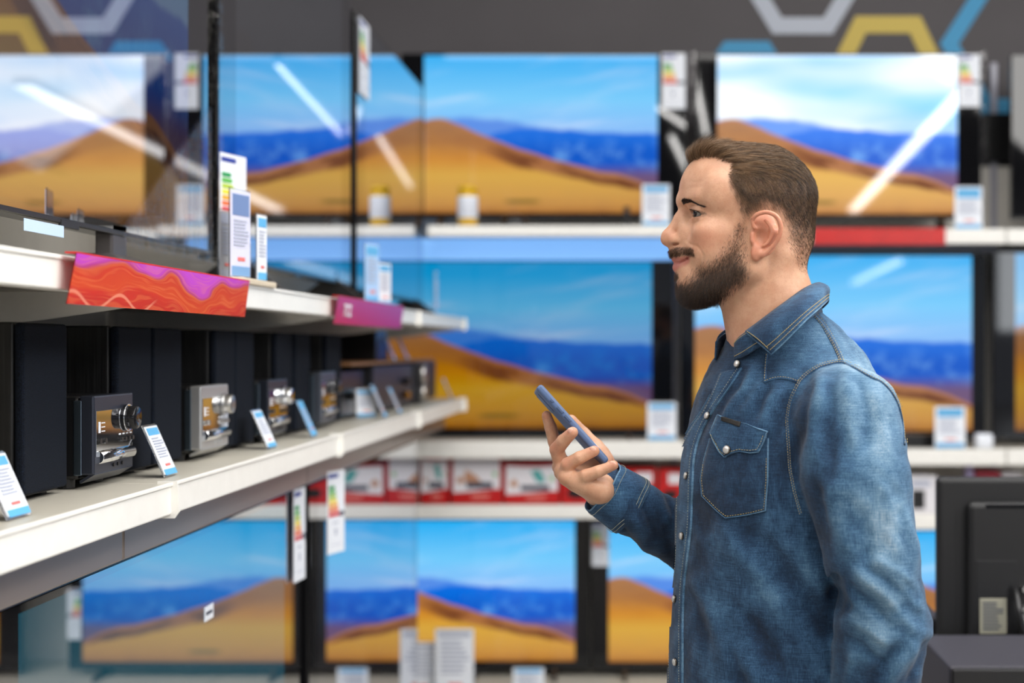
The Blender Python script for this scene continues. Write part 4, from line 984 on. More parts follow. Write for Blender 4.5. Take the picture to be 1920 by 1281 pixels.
for hp_, kx, fx_ in ((hipn, (.20, 1.98, .50), (.24, 1.97, .09)), (hipf, (.12, 2.16, .50), (.13, 2.17, .09))):
    B.cone(hp_, kx, .078, .052, .03); B.cone(kx, fx_, .052, .036, .02); B.cone(fx_, (fx_[0]-.15, fx_[1]-.05, .04), .036, .028, .02)
# lower near hand: rests at the hip pocket
B.cone(wrn, wrn+np.array([-.045, .01, -.085]), .026, .030, .01)
for i in range(4):
    b0 = wrn+np.array([-.040-.012*0, -.022+.018*i+.0, -.085]); B.chain([b0, b0+np.array([-.016, 0, -.035]), b0+np.array([-.018, .004, -.06]), b0+np.array([-.010, .008, -.08])], [.009, .0085, .008, .007], .004)
B.chain([wrn+np.array([-.05, -.01, -.03]), wrn+np.array([-.085, -.015, -.06]), wrn+np.array([-.09, -.01, -.09])], [.012, .010, .008], .006)
V, Q = B.mesh(); V = relax(V, Q, 1, .35); N = normals(V, Q); L_ = loc(V)
del B
def hq(px, py, v): p = H(px, py, v); return (p[0], p[2])
GROOVES = [([(1284, 452, 1.9), (1291, 459, 2.4), (1303, 464, 3.2), (1312, 472, 3.8), (1317, 484, 4.0), (1317, 498, 4.0)], .16, .11, 1.2, 5.2),
           ([(1298, 414, 3.2), (1310, 416, 4.0), (1321, 411, 4.6)], .12, .05, 1.8, 5.6),
           ([(1291, 388, 2.4), (1305, 385.5, 3.4), (1319, 393, 4.4)], .10, .09, 1.4, 5.6),
           ([(1322, 404, 4.6), (1334, 408, 5.2)], .09, .05, 3.5, 6), ([(1285, 345, 1), (1330, 342, 4)], .22, .025, -1, 5), ([(1281, 357, 1), (1326, 352, 4)], .22, .025, -1, 5),
           ([(1304, 479, 3.0), (1301, 492, 3.2)], .12, .06, 1.8, 4.4)]
gd = np.zeros(len(V)); vv_ = np.abs(L_[:, 1])
for pts, wd, dep, v0, v1 in GROOVES:
    q = [np.array(hq(*p)) for p in pts]; q = [np.array(p[:2]) for p in crom([(a[0], a[1], 0) for a in q], [0]*len(q), 4)[0]]; dm = np.full(len(V), 9.); tt = np.zeros(len(V))
    for i in range(len(q)-1):
        e = q[i+1]-q[i]; t = np.clip(((L_[:, 0]-q[i][0])*e[0]+(L_[:, 2]-q[i][1])*e[1])/(e @ e), 0, 1)
        d_ = np.hypot(L_[:, 0]-q[i][0]-t*e[0], L_[:, 2]-q[i][1]-t*e[1]); up_ = d_ < dm; dm = np.where(up_, d_, dm); tt = np.where(up_, (i+t)/(len(q)-1), tt)
    gd = np.minimum(gd, -dep*np.exp(-(dm/wd)**2)*np.sin(np.pi*np.clip(tt*.9+.05, 0, 1))**.5*(vv_ > v0)*(vv_ < v1))
V = V+N*(gd*.01)[:, None]; N = normals(V, Q); L_ = loc(V)

# ---- skin
def skinmat():
    m = bpy.data.materials.new('skin'); m.use_nodes = True; g = NG(m); b = m.node_tree.nodes['Principled BSDF']
    def at(n): x = g.n('ShaderNodeAttribute'); x.attribute_name = n; return x.outputs['Fac']
    tc = g.n('ShaderNodeTexCoord'); n1 = g.noise(tc.outputs['Object'], 45., 4, .6); n2 = g.noise(tc.outputs['Object'], 420., 3, .6)
    c = g.mix(g.sstep(n1, .3, .7), rgb(200, 150, 120), rgb(213, 166, 136))
    c = g.mix(g.math('MULTIPLY', g.sstep(n2, .5, .72), .25), c, rgb(176, 116, 86))
    c = g.mix(g.math('MULTIPLY', at('blush'), .55), c, rgb(200, 106, 82))
    c = g.mix(at('lip'), c, rgb(184, 104, 96))
    sp = g.math('MULTIPLY', at('stubble'), g.math('MULTIPLY_ADD', g.sstep(n2, .35, .65), .45, .55))
    c = g.mix(sp, c, rgb(64, 46, 38))
    g.lk(c, b.inputs['Base Color']); b.inputs['Roughness'].default_value = .46
    b.inputs['Subsurface Weight'].default_value = .22; b.inputs['Subsurface Radius'].default_value = (.9, .3, .15); b.inputs['Subsurface Scale'].default_value = .008
    bp = g.n('ShaderNodeBump'); bp.inputs['Strength'].default_value = .22; bp.inputs['Distance'].default_value = .0008
    g.lk(g.math('ADD', g.noise(tc.outputs['Object'], 700., 3, .6), g.math('MULTIPLY', n1, .6)), bp.inputs['Height']); g.lk(bp.outputs[0], b.inputs['Normal'])
    return m
SKIN = skinmat()
def ss(x, a, b): t = np.clip((x-a)/(b-a), 0, 1); return t*t*(3-2*t)
def pix(V): return np.stack([CX+V[:, 0]/V[:, 1]*F, CY-(V[:, 2]-EYE)/V[:, 1]*F], 1)
# hair and beard regions, as fields over head coordinates (u, |v|, w)
def poly_dist(pts, u, w):                            # signed distance to a closed outline, + inside
    pts = np.array(pts, float); d = np.full(len(u), 1e9); ins = np.zeros(len(u), bool); n = len(pts)
    for i in range(n):
        a, b = pts[i], pts[(i+1) % n]; e = b-a; t = np.clip(((u-a[0])*e[0]+(w-a[1])*e[1])/(e @ e), 0, 1)
        d = np.minimum(d, np.hypot(u-a[0]-t*e[0], w-a[1]-t*e[1]))
        c = ((a[1] > w) != (b[1] > w)) & (u < (b[0]-a[0])*(w-a[1])/(b[1]-a[1]+1e-12)+a[0]); ins ^= c
    return np.where(ins, d, -d)
def hv(px, py, v=6.3): p = H(px, py, v); return (p[0], p[2])
HAIR_O = [hv(1285, 296, 1), hv(1291, 306, 2), hv(1318, 298, 4), hv(1338, 297, 5), hv(1352, 302, 5.8), hv(1369, 308), hv(1362, 330), hv(1363, 352), hv(1372, 376), hv(1384, 400), hv(1393, 414, 7), hv(1402, 424, 7), hv(1409, 413, 7), hv(1420, 400, 7), hv(1440, 394, 7), hv(1462, 404, 7), hv(1472, 430, 7), hv(1470, 450, 7), hv(1480, 480), hv(1497, 506), hv(1508, 520), hv(1560, 500), hv(1580, 350), hv(1500, 240, 1), hv(1380, 225, 1), hv(1285, 250, 1)]
BEARD_O = [hv(1389, 414, 6.6), hv(1399, 425, 6.8), hv(1399, 470, 6.6), hv(1404, 505, 6), hv(1398, 528, 5.5), hv(1375, 545, 4.5), hv(1345, 582, 3), hv(1300, 595, 1), hv(1250, 590, 0), hv(1250, 540, 0), hv(1262, 531, 0), hv(1280, 528, 1.5), hv(1296, 515, 3), hv(1306, 500, 3.8), hv(1325, 492, 4.5), hv(1345, 478, 5.2), hv(1358, 462, 5.8), hv(1372, 442, 6.2), hv(1381, 425, 6.5)]
MOUST_O = [hv(1250, 472, 0), hv(1258, 467, 0), hv(1268, 464, .6), hv(1280, 465, 1.4), hv(1292, 466, 2.2), hv(1300, 470, 2.8), hv(1305, 478, 3.0), hv(1306, 486, 3.0), hv(1301, 485, 2.6), hv(1294, 482, 2.2), hv(1280, 479, 1.6), hv(1266, 482, 1), hv(1252, 486, 0)]
SOUL_O = [hv(1258, 509, 0), hv(1270, 511, .8), hv(1274, 520, .8), hv(1268, 530, .8), hv(1256, 530, 0)]
def regions(L):
    u, v, w = L[:, 0], np.abs(L[:, 1]), L[:, 2]
    hd = poly_dist(HAIR_O, u, w); bd = poly_dist(BEARD_O, u, w); md = poly_dist(MOUST_O, u, w); sd = poly_dist(SOUL_O, u, w)
    return hd, bd, md, sd
hd, bd, md, sd = regions(L_); u_, v_, w_ = L_[:, 0], np.abs(L_[:, 1]), L_[:, 2]
head = (w_ > -14) & (np.abs(u_) < 15) & (v_ < 12)
earm = (v_ > 7.15) & (u_ < .8) & (w_ < 2.2)
md_ = ss(md, -.15, .2)*(v_ < 4.3)*(u_ > 6.2); sd_ = ss(sd, -.1, .2)*(v_ < 1.2)*(u_ > 8)
fade = ss(w_, -7.5, 1.0)*.72+.22
lc = (L_-np.array([EYC[0]+.95, 0, EYC[2]-.05])); lc[:, 1] = np.abs(L_[:, 1])-EYC[1]-.22; lc[:, 2] += .16*lc[:, 1]
lm = np.sqrt((lc[:, 0]/1.45)**2+(lc[:, 1]/1.42)**2+(lc[:, 2]/.40)**2); lashm = ss(-np.abs(lm-1.15), -.50, -.15)*(lc[:, 0] > -1.6)*(lc[:, 0] < 1.2)*np.where(lc[:, 2] > 0, .85, .35)*(np.abs(lc[:, 1]) < 1.9)*((v_ > 1.2) & (w_ > 0))
st = np.maximum.reduce([lashm, ss(hd, -.1, 1.0+1.4*ss(-w_, -6.5, -3))*fade*(1-earm), ss(bd, -.4, 2.4)*(.35+.35*ss(-w_, 2, 9))*(1-earm)*(w_ > -13.2), md_*.75, sd_*.6])*head
def segd(L, a, b, r0, r1):
    a = np.array(a, float); b = np.array(b, float); q = L.copy(); q[:, 1] = np.abs(q[:, 1]); e = b-a; t = np.clip(((q-a) @ e)/(e @ e), 0, 1)
    return np.linalg.norm(q-a-t[:, None]*e, axis=1)-(r0+(r1-r0)*t)
ld = np.minimum.reduce([segd(L_, *x) for x in (((10.35, 0, -5.2), (9.75, 1.35, -5.25), .42, .36), ((9.75, 1.35, -5.25), (8.5, 2.9, -4.95), .34, .14), ((10.15, 0, -6.3), (9.5, 1.4, -6.12), .48, .42), ((9.5, 1.4, -6.12), (8.4, 2.9, -5.2), .40, .14))])
lipm = ss(-ld, -.50, -.20)*head*(1-md_)*.8
blush = np.clip(np.exp(-(((u_-11.2)/1.6)**2+((w_+2.2)/1.5)**2+(v_/2.2)**2))*.4+np.exp(-(((u_-6.8)/2)**2+((w_+2.6)/1.6)**2+((v_-4.8)/2.5)**2))*.6+(v_ > 7.2)*(w_ < 2.3)*(w_ > -6.2)*(u_ < 1.5)*.75, 0, 1)*head
ec = hq(1432, 440, 8.); blush = np.maximum(blush, np.exp(-(((u_-ec[0])/1.3)**2+((w_-ec[1])/2.0)**2))*(v_ > 6.4)*(v_ < 9.0)*.7*head)
hpx = pix(V); handm = (V[:, 0] < .0) & (V[:, 2] < 1.45)
for (cx, cy, r_) in ((368, 370, 40), (512, 480, 40), (640, 575, 36), (262, 470, 40), (345, 570, 40), (212, 262, 34)):
    d2 = ((hpx[:, 0]-(960+cx/3.3706))**2+(hpx[:, 1]-(700+cy/3.3706))**2)/(r_/3.37)**2; blush = np.maximum(blush, np.exp(-d2)*.6*handm)
body = fin(np_mesh('body', V, Q, SKIN)); attr(body, 'stubble', st); attr(body, 'lip', lipm); attr(body, 'blush', blush)
print('body', len(V), len(Q))

# ---- eyes
def eyemats():
    m = bpy.data.materials.new('eyeball'); m.use_nodes = True; g = NG(m); b = m.node_tree.nodes['Principled BSDF']
    tc = g.n('ShaderNodeTexCoord'); sp = g.n('ShaderNodeSeparateXYZ'); g.lk(tc.outputs['Object'], sp.inputs[0])
    r = g.math('SQRT', g.math('ADD', g.math('POWER', sp.outputs[1], 2.), g.math('POWER', sp.outputs[2], 2.)))
    front = g.math('GREATER_THAN', sp.outputs[0], 0.)
    c = g.mix(g.math('MULTIPLY', g.sstep(r, .0060, .0054), front), rgb(120, 112, 106), rgb(34, 36, 35))
    c = g.mix(g.math('MULTIPLY', g.sstep(r, .0026, .0022), front), c, (.003, .003, .003, 1))
    g.lk(c, b.inputs['Base Color']); b.inputs['Roughness'].default_value = .08; b.inputs['Coat Weight'].default_value = .25
    return m
EM = eyemats()
for s_, nm in ((1, 'near'), (-1, 'far')):
    mb = MB(); bmesh.ops.create_uvsphere(mb.bm, u_segments=32, v_segments=20, radius=.0118)
    o = mb.build('eye', EM, smooth=True)
    c = hw(EYC[0], EYC[1]*s_, EYC[2]); d = Vector(tuple(hf*1.0+hz*.05+hl*.42))
    o.matrix_world = Matrix.Translation(Vector(tuple(c))) @ d.to_track_quat('X', 'Z').to_matrix().to_4x4()
    M = o.matrix_world.copy(); o.parent = man; o.matrix_parent_inverse = Matrix.Translation((-.20, -2.06, 0)); 

# ---- strands (hair, beard, brows, lashes): slim tapered triangular tubes
def strands(name, roots, dirs, lens, rad, bend, m, seg=4, jit=.25, seed=1, tone=None):
    """roots (n,3) m, dirs (n,3) start, bend (n,3) end direction"""
    r = np.random.RandomState(seed); n = len(roots); P_ = [roots-dirs*.0012]; cur = roots.copy()
    d0 = dirs/np.linalg.norm(dirs, axis=1)[:, None]; b0 = bend/np.maximum(np.linalg.norm(bend, axis=1), 1e-9)[:, None]
    jt = r.normal(0, jit, (n, 3))
    for k in range(seg):
        t = (k+1)/seg; d = d0*(1-t)+b0*t+jt*t*.8+r.normal(0, jit*.25, (n, 3)); d /= np.linalg.norm(d, axis=1)[:, None]
        cur = cur+d*(lens/seg)[:, None]; P_.append(cur)
    P_ = np.stack(P_, 1); V_ = np.zeros((n, seg+1, 3, 3))
    a = np.cross(d0, r.normal(size=(n, 3))); a /= np.linalg.norm(a, axis=1)[:, None]; b = np.cross(d0, a)
    for k in range(seg+1):
        rr = rad*(1-.8*(k/seg)**1.5)
        for j in range(3):
            an = 2*math.pi*j/3; V_[:, k, j] = P_[:, k]+(math.cos(an)*a+math.sin(an)*b)*(rr[:, None] if np.ndim(rr) else rr)
    base = (np.arange(n)*(seg+1)*3)[:, None, None]; ks = (np.arange(seg)*3)[None, :, None]; js = np.arange(3)[None, None, :]; j2 = (js+1) % 3
    q = np.stack([base+ks+js, base+ks+j2, base+ks+3+j2, base+ks+3+js], -1).reshape(-1, 4)
    o = fin(np_mesh(name, V_.reshape(-1, 3), q, m)); tone = r.rand(n) if tone is None else np.clip(tone+r.uniform(-.18, .18, n), 0, 1)
    tt = np.repeat(tone[:, None], (seg+1)*3, 1)*(np.repeat(np.linspace(.75, 1.12, seg+1), 3))[None, :]; attr(o, 'tone', tt.ravel()); return o
def hairmat(name, c0, c1, rough=.38):
    m = bpy.data.materials.new(name); m.use_nodes = True; g = NG(m); b = m.node_tree.nodes['Principled BSDF']
    at_ = g.n('ShaderNodeAttribute'); at_.attribute_name = 'tone'; f = at_.outputs['Fac']
    g.lk(g.mix(f, c0, c1), b.inputs['Base Color']); b.inputs['Roughness'].default_value = rough; b.inputs['Specular IOR Level'].default_value = .55
    return m
HM = hairmat('hair_brown', rgb(26, 18, 13), rgb(172, 134, 96)); BM = hairmat('beard_brown', rgb(20, 13, 10), rgb(134, 100, 74)); EBM = hairmat('brow_brown', rgb(28, 20, 16), rgb(66, 48, 38))
Fc = V[Q].mean(1); Fn = N[Q].mean(1); Fn /= np.linalg.norm(Fn, axis=1)[:, None]
Fa = np.linalg.norm(np.cross(V[Q[:, 2]]-V[Q[:, 0]], V[Q[:, 3]]-V[Q[:, 1]]), axis=1)/2
def sample(w, n, seed):
    r = np.random.RandomState(seed); p = w*Fa; p = p/p.sum(); i = r.choice(len(Q), n, p=p)
    a, b = r.rand(n, 1), r.rand(n, 1); q = V[Q[i]]
    return q[:, 0]*(1-a)*(1-b)+q[:, 1]*a*(1-b)+q[:, 2]*a*b+q[:, 3]*(1-a)*b, Fn[i]
def tow(a): return a @ HB                             # local direction rows -> world
fl_ = loc(Fc); fhd, fbd, fmd, fsd = regions(fl_); fu, fv, fw = fl_[:, 0], np.abs(fl_[:, 1]), fl_[:, 2]
fear = (fv > 7.1) & (fu < .9) & (fw < 2.6) & (fw > -6)
fhead = (fw > -13.5) & (np.abs(fu) < 15) & (fv < 9)
# scalp hair
wt = ss(fhd, 0, .4+1.5*ss(-fw, -6.5, -3))*fhead*(~fear)*(fw > -9)*(.25+.75*ss(fw, -7, 2))
R_, Nn = sample(wt, 38000, 3); l = loc(R_); u, v, w = l[:, 0], l[:, 1], l[:, 2]
top = ss(w, 5.2, 7.6); rs_ = np.random.RandomState(9)
back = ss(-u, 1, 8); front = ss(u, 2.5, 7.5)*top
cl1 = np.sin(u*2.3+v*3.1+1.3*np.sin(w*1.9))+.7*np.sin(v*5.3-u*1.1+w*.7); cl2 = np.sin(u*3.7-v*2.2+w*2.9)
ln = (.0035+.008*ss(w, -4, 5))*(1-top)+top*(.022+.016*front-.010*back); ln = ln*rs_.uniform(.7, 1.12, len(ln))*(1+.12*cl2*top)
side = np.stack([-.45+.12*cl1, .0*v, -1.+.0*w], 1)
tp = np.stack([-1.+.0*u, .22*np.sign(v)+.22*cl1, -.05+.12*cl2-.4*back], 1)
d = tow(side*(1-top[:, None])+tp*top[:, None])
d = d-Nn*(d*Nn).sum(1)[:, None]; d /= np.linalg.norm(d, axis=1)[:, None]
fo = ss(u, 5.2, 8.0)*top; st_d = Nn*(.38+1.0*front+.25*top)[:, None]+d*(.75-1.15*fo)[:, None]+np.array([0, 0, 1.])*(.5*fo)[:, None]
bn = d+Nn*(.12-.45*top-.1*front)[:, None]+np.array([0, 0, .25])*fo[:, None]
cr = np.sin(v*7.5+.9*np.sin(u*1.4)+w*2.2*(1-top))+.8*np.sin(v*13+1.1*np.sin(u*2.1+1)+w*4.4+u*1.2)
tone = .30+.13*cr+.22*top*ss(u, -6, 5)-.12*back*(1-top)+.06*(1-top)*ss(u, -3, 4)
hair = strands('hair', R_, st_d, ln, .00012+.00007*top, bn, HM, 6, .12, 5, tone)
# beard
wt = (ss(fbd, -.3, 2.2)*(.5+.5*ss(-fw, 1, 8))+.06*(fbd > -.35)+.5*ss(fw, -3, 0)*ss(fbd, -.2, .5))*(fw > -12.9)*fhead*(~fear)*(fv < 7.4)
wt = np.maximum(wt, ss(fmd, -.08, .15)*(fv < 4.3)*(fu > 6.2)*.75); wt = np.maximum(wt, ss(fsd, -.05, .25)*(fv < 1.2)*(fu > 8)*.45)
R_, Nn = sample(wt, 26000, 4); l = loc(R_); u, v, w = l[:, 0], l[:, 1], l[:, 2]
low = ss(-w, 3, 10); ln = .0032+.0050*low; mou = (w > -5.7) & (u > 6.9); ln = np.where(mou, .0050, ln)*rs_.uniform(.7, 1.2, len(ln))
d = tow(np.stack([.25+.0*u, .0*v, -1.+.0*w], 1)); dm = tow(np.stack([.3+.0*u, .9*np.sign(v), -.7+.0*w], 1)); d = np.where(mou[:, None], dm, d)
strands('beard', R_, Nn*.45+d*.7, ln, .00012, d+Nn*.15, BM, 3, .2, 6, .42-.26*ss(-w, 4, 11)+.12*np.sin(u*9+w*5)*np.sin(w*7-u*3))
# brows
def brow(s_):
    pts = np.array([[9.7, 1.45, 2.55], [9.45, 2.3, 2.8], [8.8, 3.6, 2.75], [7.2, 4.9, 1.95]]); r = np.random.RandomState(5+s_); n = 900
    t = r.rand(n)*3; i = np.minimum(t.astype(int), 2); f = (t-i)[:, None]; c = pts[i]*(1-f)+pts[i+1]*f; tan = pts[i+1]-pts[i]
    wid = .50*(1-.80*(t/3)**1.2); c = c+np.stack([0*t, 0*t, r.uniform(-1, 1, n)*wid], 1); c[:, 1] *= s_; tan[:, 1] *= s_
    wc = HO+(c @ HB)*.01
    return wc, tow(tan/np.linalg.norm(tan, axis=1)[:, None]+np.array([.1, 0, .25]))
bvh = BVHTree.FromPolygons([tuple(x) for x in V], [tuple(int(k) for k in q) for q in Q[(loc(V[Q[:, 0]])[:, 2] > -15)]])
for s_ in (1, -1):
    c, t = brow(s_); pr = []; nr = []
    for x in c:
        a, n_, _, _ = bvh.find_nearest(Vector(x)); pr.append(a); nr.append(n_)
    pr = np.array(pr); nr = np.array(nr); strands('eyebrow', pr, nr*.45+t*.7, np.full(len(pr), .0058), .00018, t+nr*.1, EBM, 3, .12, 8)
lash_r = []; lash_d = []
for s_ in (1,):
    for i in range(46):
        a = -.55+1.75*i/45; e = .29*math.cos(a*1.0-.15)-.16*(a-.2)*.9
        p = np.array([EYC[0]+1.42*math.cos(a)*math.cos(e), EYC[1]+1.42*math.sin(a)*math.cos(e), EYC[2]+1.42*math.sin(e)])
        lash_r.append(hw(*p)); lash_d.append(tow(np.array([[math.cos(a), math.sin(a)*.8, .25]]))[0])
strands('eyelashes', np.array(lash_r), np.array(lash_d), np.full(46, .0040), .00026, np.array(lash_d)+np.array([0, 0, .5]), EBM, 3, .08, 9)

# ---- finger nails
NAIL = mat('finger_nail', rgb(222, 168, 146), .3)
for (cx, cy, Y, ang, nm) in ((373, 367, 2.0552, -42, 'm'), (513, 484, 2.0522, -38, 'r'), (638, 575, 2.0454, -24, 'p')):
    mb = MB(); bmesh.ops.create_uvsphere(mb.bm, u_segments=16, v_segments=10, radius=1.)
    M = Matrix.Translation(Vector(tuple(hc(cx, cy, Y)))) @ Matrix.Rotation(math.radians(-ang), 4, 'Y') @ Matrix.Diagonal((.0060, .0020, .0042, 1))
    fin(mb.build('fingernail', NAIL, smooth=True, M=M))

# ---- the phone (a thing of its own)
PB = mat('phone_case_blue', rgb(88, 110, 150), .45); 
pa = Vector(P(1007, 733, 2.075)); pb_ = Vector(P(1128.5, 868, 2.075)); ax = (pb_-pa).normalized(); up = Vector((0, 1, 0)).cross(ax) * -1   # up = screen normal
if up.x < 0: up = -up
ph = thing('phone', 'blue-grey smartphone held edge-on in the man\'s raised hand', 'phone', tuple((pa+pb_)/2+Vector((0, .036, 0))))
Lp = (pb_-pa).length
M = Matrix(((ax.x, 0, up.x, 0), (ax.y, 1, up.y, 0), (ax.z, 0, up.z, 0), (0, 0, 0, 1))) @ Matrix.Rotation(math.radians(-10), 4, 'X')
ph.matrix_world = Matrix.Translation(ph.location) @ M
b = MB(); b.box(-Lp/2-.004, Lp/2+.004, -.037, .037, -.0052, .0052, .0040, 6); cs_ = b.build('case', PB, ph, smooth=True); cs_.modifiers.new('shade', 'WEIGHTED_NORMAL')
b = MB(); b.box(-Lp/2, Lp/2, -.034, .034, .0050, .0056, .0003, 1); b.build('screen', mat('phone_screen', (.02, .025, .03, 1), .05, emit=rgb(200, 220, 255), es=.3), ph)
b = MB(); b.box(-Lp/2+.004, -Lp/2+.038, -.008, .030, -.0062, -.005, .0004, 2); b.build('camera_bump', PB, ph)
for (x0, x1) in ((-.036, -.030), (-.022, -.009), (-.005, .008)):
    b = MB(); b.box(x0-.012, x1-.012, -.0388, -.0365, -.0024, .0024, .0012, 2); b.build('side_button', mat('phone_button', rgb(72, 92, 128), .4), ph)
# ================================================================ clothes
st_f = lambda a, n: np.arange(a, n, .004)
S = Field(np.arange(-.10, .47, .0042), np.arange(1.80, 2.42, .0046), np.arange(.86, 1.62, .0042))
TK = .02
# trunk
S.ell(P(1474, 885, 2.085), (.142, .182, .235), TBs, .03)
S.ell(P(1505, 800, 2.085), (.118, .155, .115), TBs, .03)
S.cone(shn+np.array([.0, .0, -.008]), shf+np.array([0, 0, -.006]), .058, .056, .03)
S.cone(np.array(P(1462, 644, 2.06)), np.array(P(1528, 722, 2.085)), .0735, .083, .02)
S.ell(P(1443, 1120, 2.085), (.132, .178, .28), TBs, .05)
S.ell(P(1440, 1330, 2.085), (.134, .182, .22), TBs, .05)
# near sleeve
a0 = np.array(P(1590, 786, 1.925)); a1 = np.array(P(1607, 900, 1.895)); a2 = np.array(P(1636, 1060, 1.880)); a3 = np.array(P(1654, 1168, 1.895)); a4 = np.array(P(1640, 1290, 1.915)); a5 = np.array(P(1600, 1420, 1.935))
S.cone(a0, a1, .0725, .0715, .010); S.cone(a1, a2, .0715, .0615, .006); S.cone(a2, a3, .0615, .063, .006); S.cone(a3, a4, .063, .058, .006); S.cone(a4, a5, .058, .045, .006)
S.cone(np.array(P(1712, 1176, 1.905)), np.array(P(1700, 1200, 1.91)), .022, .024, .02)          # elbow point
# far sleeve
cf = hc(600, 738, 2.102); c2 = hc(760, 850, 2.115)
S.cone(cf, c2, .0345, .040, .010); S.cone(c2, el, .040, .056, .012); S.cone(el, shf, .058, .070, .03)
# armpit opening between sleeve and trunk
S.ell(P(1566, 1120, 1.87), (.007, .05, .035), None, .008, 's')
SV, SQ = S.mesh(); SV = relax(SV, SQ, 2, .5)
# cut hem, keep above z = .90
del S
SN = normals(SV, SQ)
# folds: (x0,y0,x1,y1,width px,height mm)
FOLDS = [(1350, 985, 1440, 1110, 24, 3.5), (1440, 1110, 1560, 1275, 28, 3.5), (1400, 985, 1500, 1110, 20, -4), (1500, 1110, 1560, 1200, 18, -4), (1300, 1080, 1350, 1200, 20, 3), (1350, 1200, 1430, 1290, 24, 4),
         (1296, 1100, 1330, 1230, 12, -3), (1400, 1150, 1480, 1290, 18, -3.5), (1300, 930, 1330, 1010, 16, -2.5), (1480, 1010, 1545, 1120, 14, 3), (1370, 1210, 1395, 1290, 12, -3),
         (1462, 722, 1425, 800, 9, 2.2), (1448, 722, 1410, 790, 8, -2.4), (1430, 720, 1392, 775, 8, 2.0), (1478, 730, 1450, 830, 9, -2.2), (1415, 690, 1350, 790, 10, 2.5), (1395, 700, 1325, 800, 9, -2.5), (1340, 730, 1300, 840, 10, -2),
         (1535, 700, 1520, 900, 15, 3.2), (1515, 705, 1500, 860, 10, -3.), (1560, 694, 1556, 900, 11, -3.), (1590, 694, 1598, 860, 13, 3.), (1615, 705, 1630, 860, 10, -2.6), (1640, 720, 1665, 860, 10, 2.2),
         (1556, 900, 1590, 1060, 20, 3.0), (1525, 900, 1556, 1040, 14, -3.5), (1610, 960, 1640, 1080, 14, -2.), (1650, 900, 1690, 1050, 14, 2.2), (1600, 1065, 1690, 1150, 11, 3.0), (1690, 1150, 1742, 1200, 12, 2.5), (1585, 1085, 1670, 1180, 10, -4),
         (1640, 1045, 1715, 1100, 8, 2.2), (1625, 1060, 1705, 1125, 7, -2.6), (1590, 1165, 1690, 1215, 9, 2.4), (1580, 1190, 1660, 1245, 8, -2.5), (1720, 1200, 1660, 1281, 11, 4), (1740, 1200, 1700, 1285, 8, -3.5), (1690, 1205, 1625, 1290, 10, -3.5), (1600, 1220, 1590, 1290, 10, 3),
         (1560, 1100, 1590, 1150, 12, -7), (1700, 960, 1715, 1060, 8, 3), (1670, 1090, 1735, 1150, 8, 2.5),
         (1215, 905, 1262, 990, 8, 3), (1195, 930, 1240, 1020, 8, -3), (1235, 915, 1275, 960, 7, 3), (1180, 965, 1225, 1045, 8, 2.5), (1248, 980, 1262, 1060, 8, -2.5), (1160, 985, 1205, 1040, 6, -3)]
sp_ = pix(SV); near = ss(-SN[:, 1], -.25, .25)
disp = np.zeros(len(SV)); wob = 3*np.sin(sp_[:, 0]/23.+sp_[:, 1]/31.)+2*np.sin(sp_[:, 0]/11.-sp_[:, 1]/17.)
for (x0, y0, x1, y1, wd, h) in FOLDS:
    e = np.array([x1-x0, y1-y0], float); L2 = e @ e; q = sp_-np.array([x0, y0])+wob[:, None]*np.array([-e[1], e[0]])/math.sqrt(L2)
    t = (q @ e)/L2; dd = np.abs(q[:, 0]*e[1]-q[:, 1]*e[0])/math.sqrt(L2)
    env = ss(t, -.12, .2)*ss(1-t, -.12, .25); disp += h*.0016*np.exp(-(dd/wd)**2)*env*near
# small all-round creasing
def vn(P_, f): return np.sin(P_[:, 0]*f+1.7*np.sin(P_[:, 2]*f*.7))*np.sin(P_[:, 1]*f*1.1+P_[:, 2]*f*.6+1.3*np.sin(P_[:, 0]*f*.8))
disp += .0011*vn(SV, 62)+.0007*vn(SV[:, [2, 0, 1]], 118)+.0004*vn(SV[:, [1, 2, 0]], 230)
SV2 = SV+SN*disp[:, None]; SV2 = relax(SV2, SQ, 1, .3); SN = normals(SV2, SQ)
kp = (SV2[SQ][:, :, 2] > .885).all(1); SQk = SQ[kp]
us = np.unique(SQk); mp2 = np.full(len(SV2), -1); mp2[us] = np.arange(len(us)); SVk = SV2[us]; SQk = mp2[SQk]

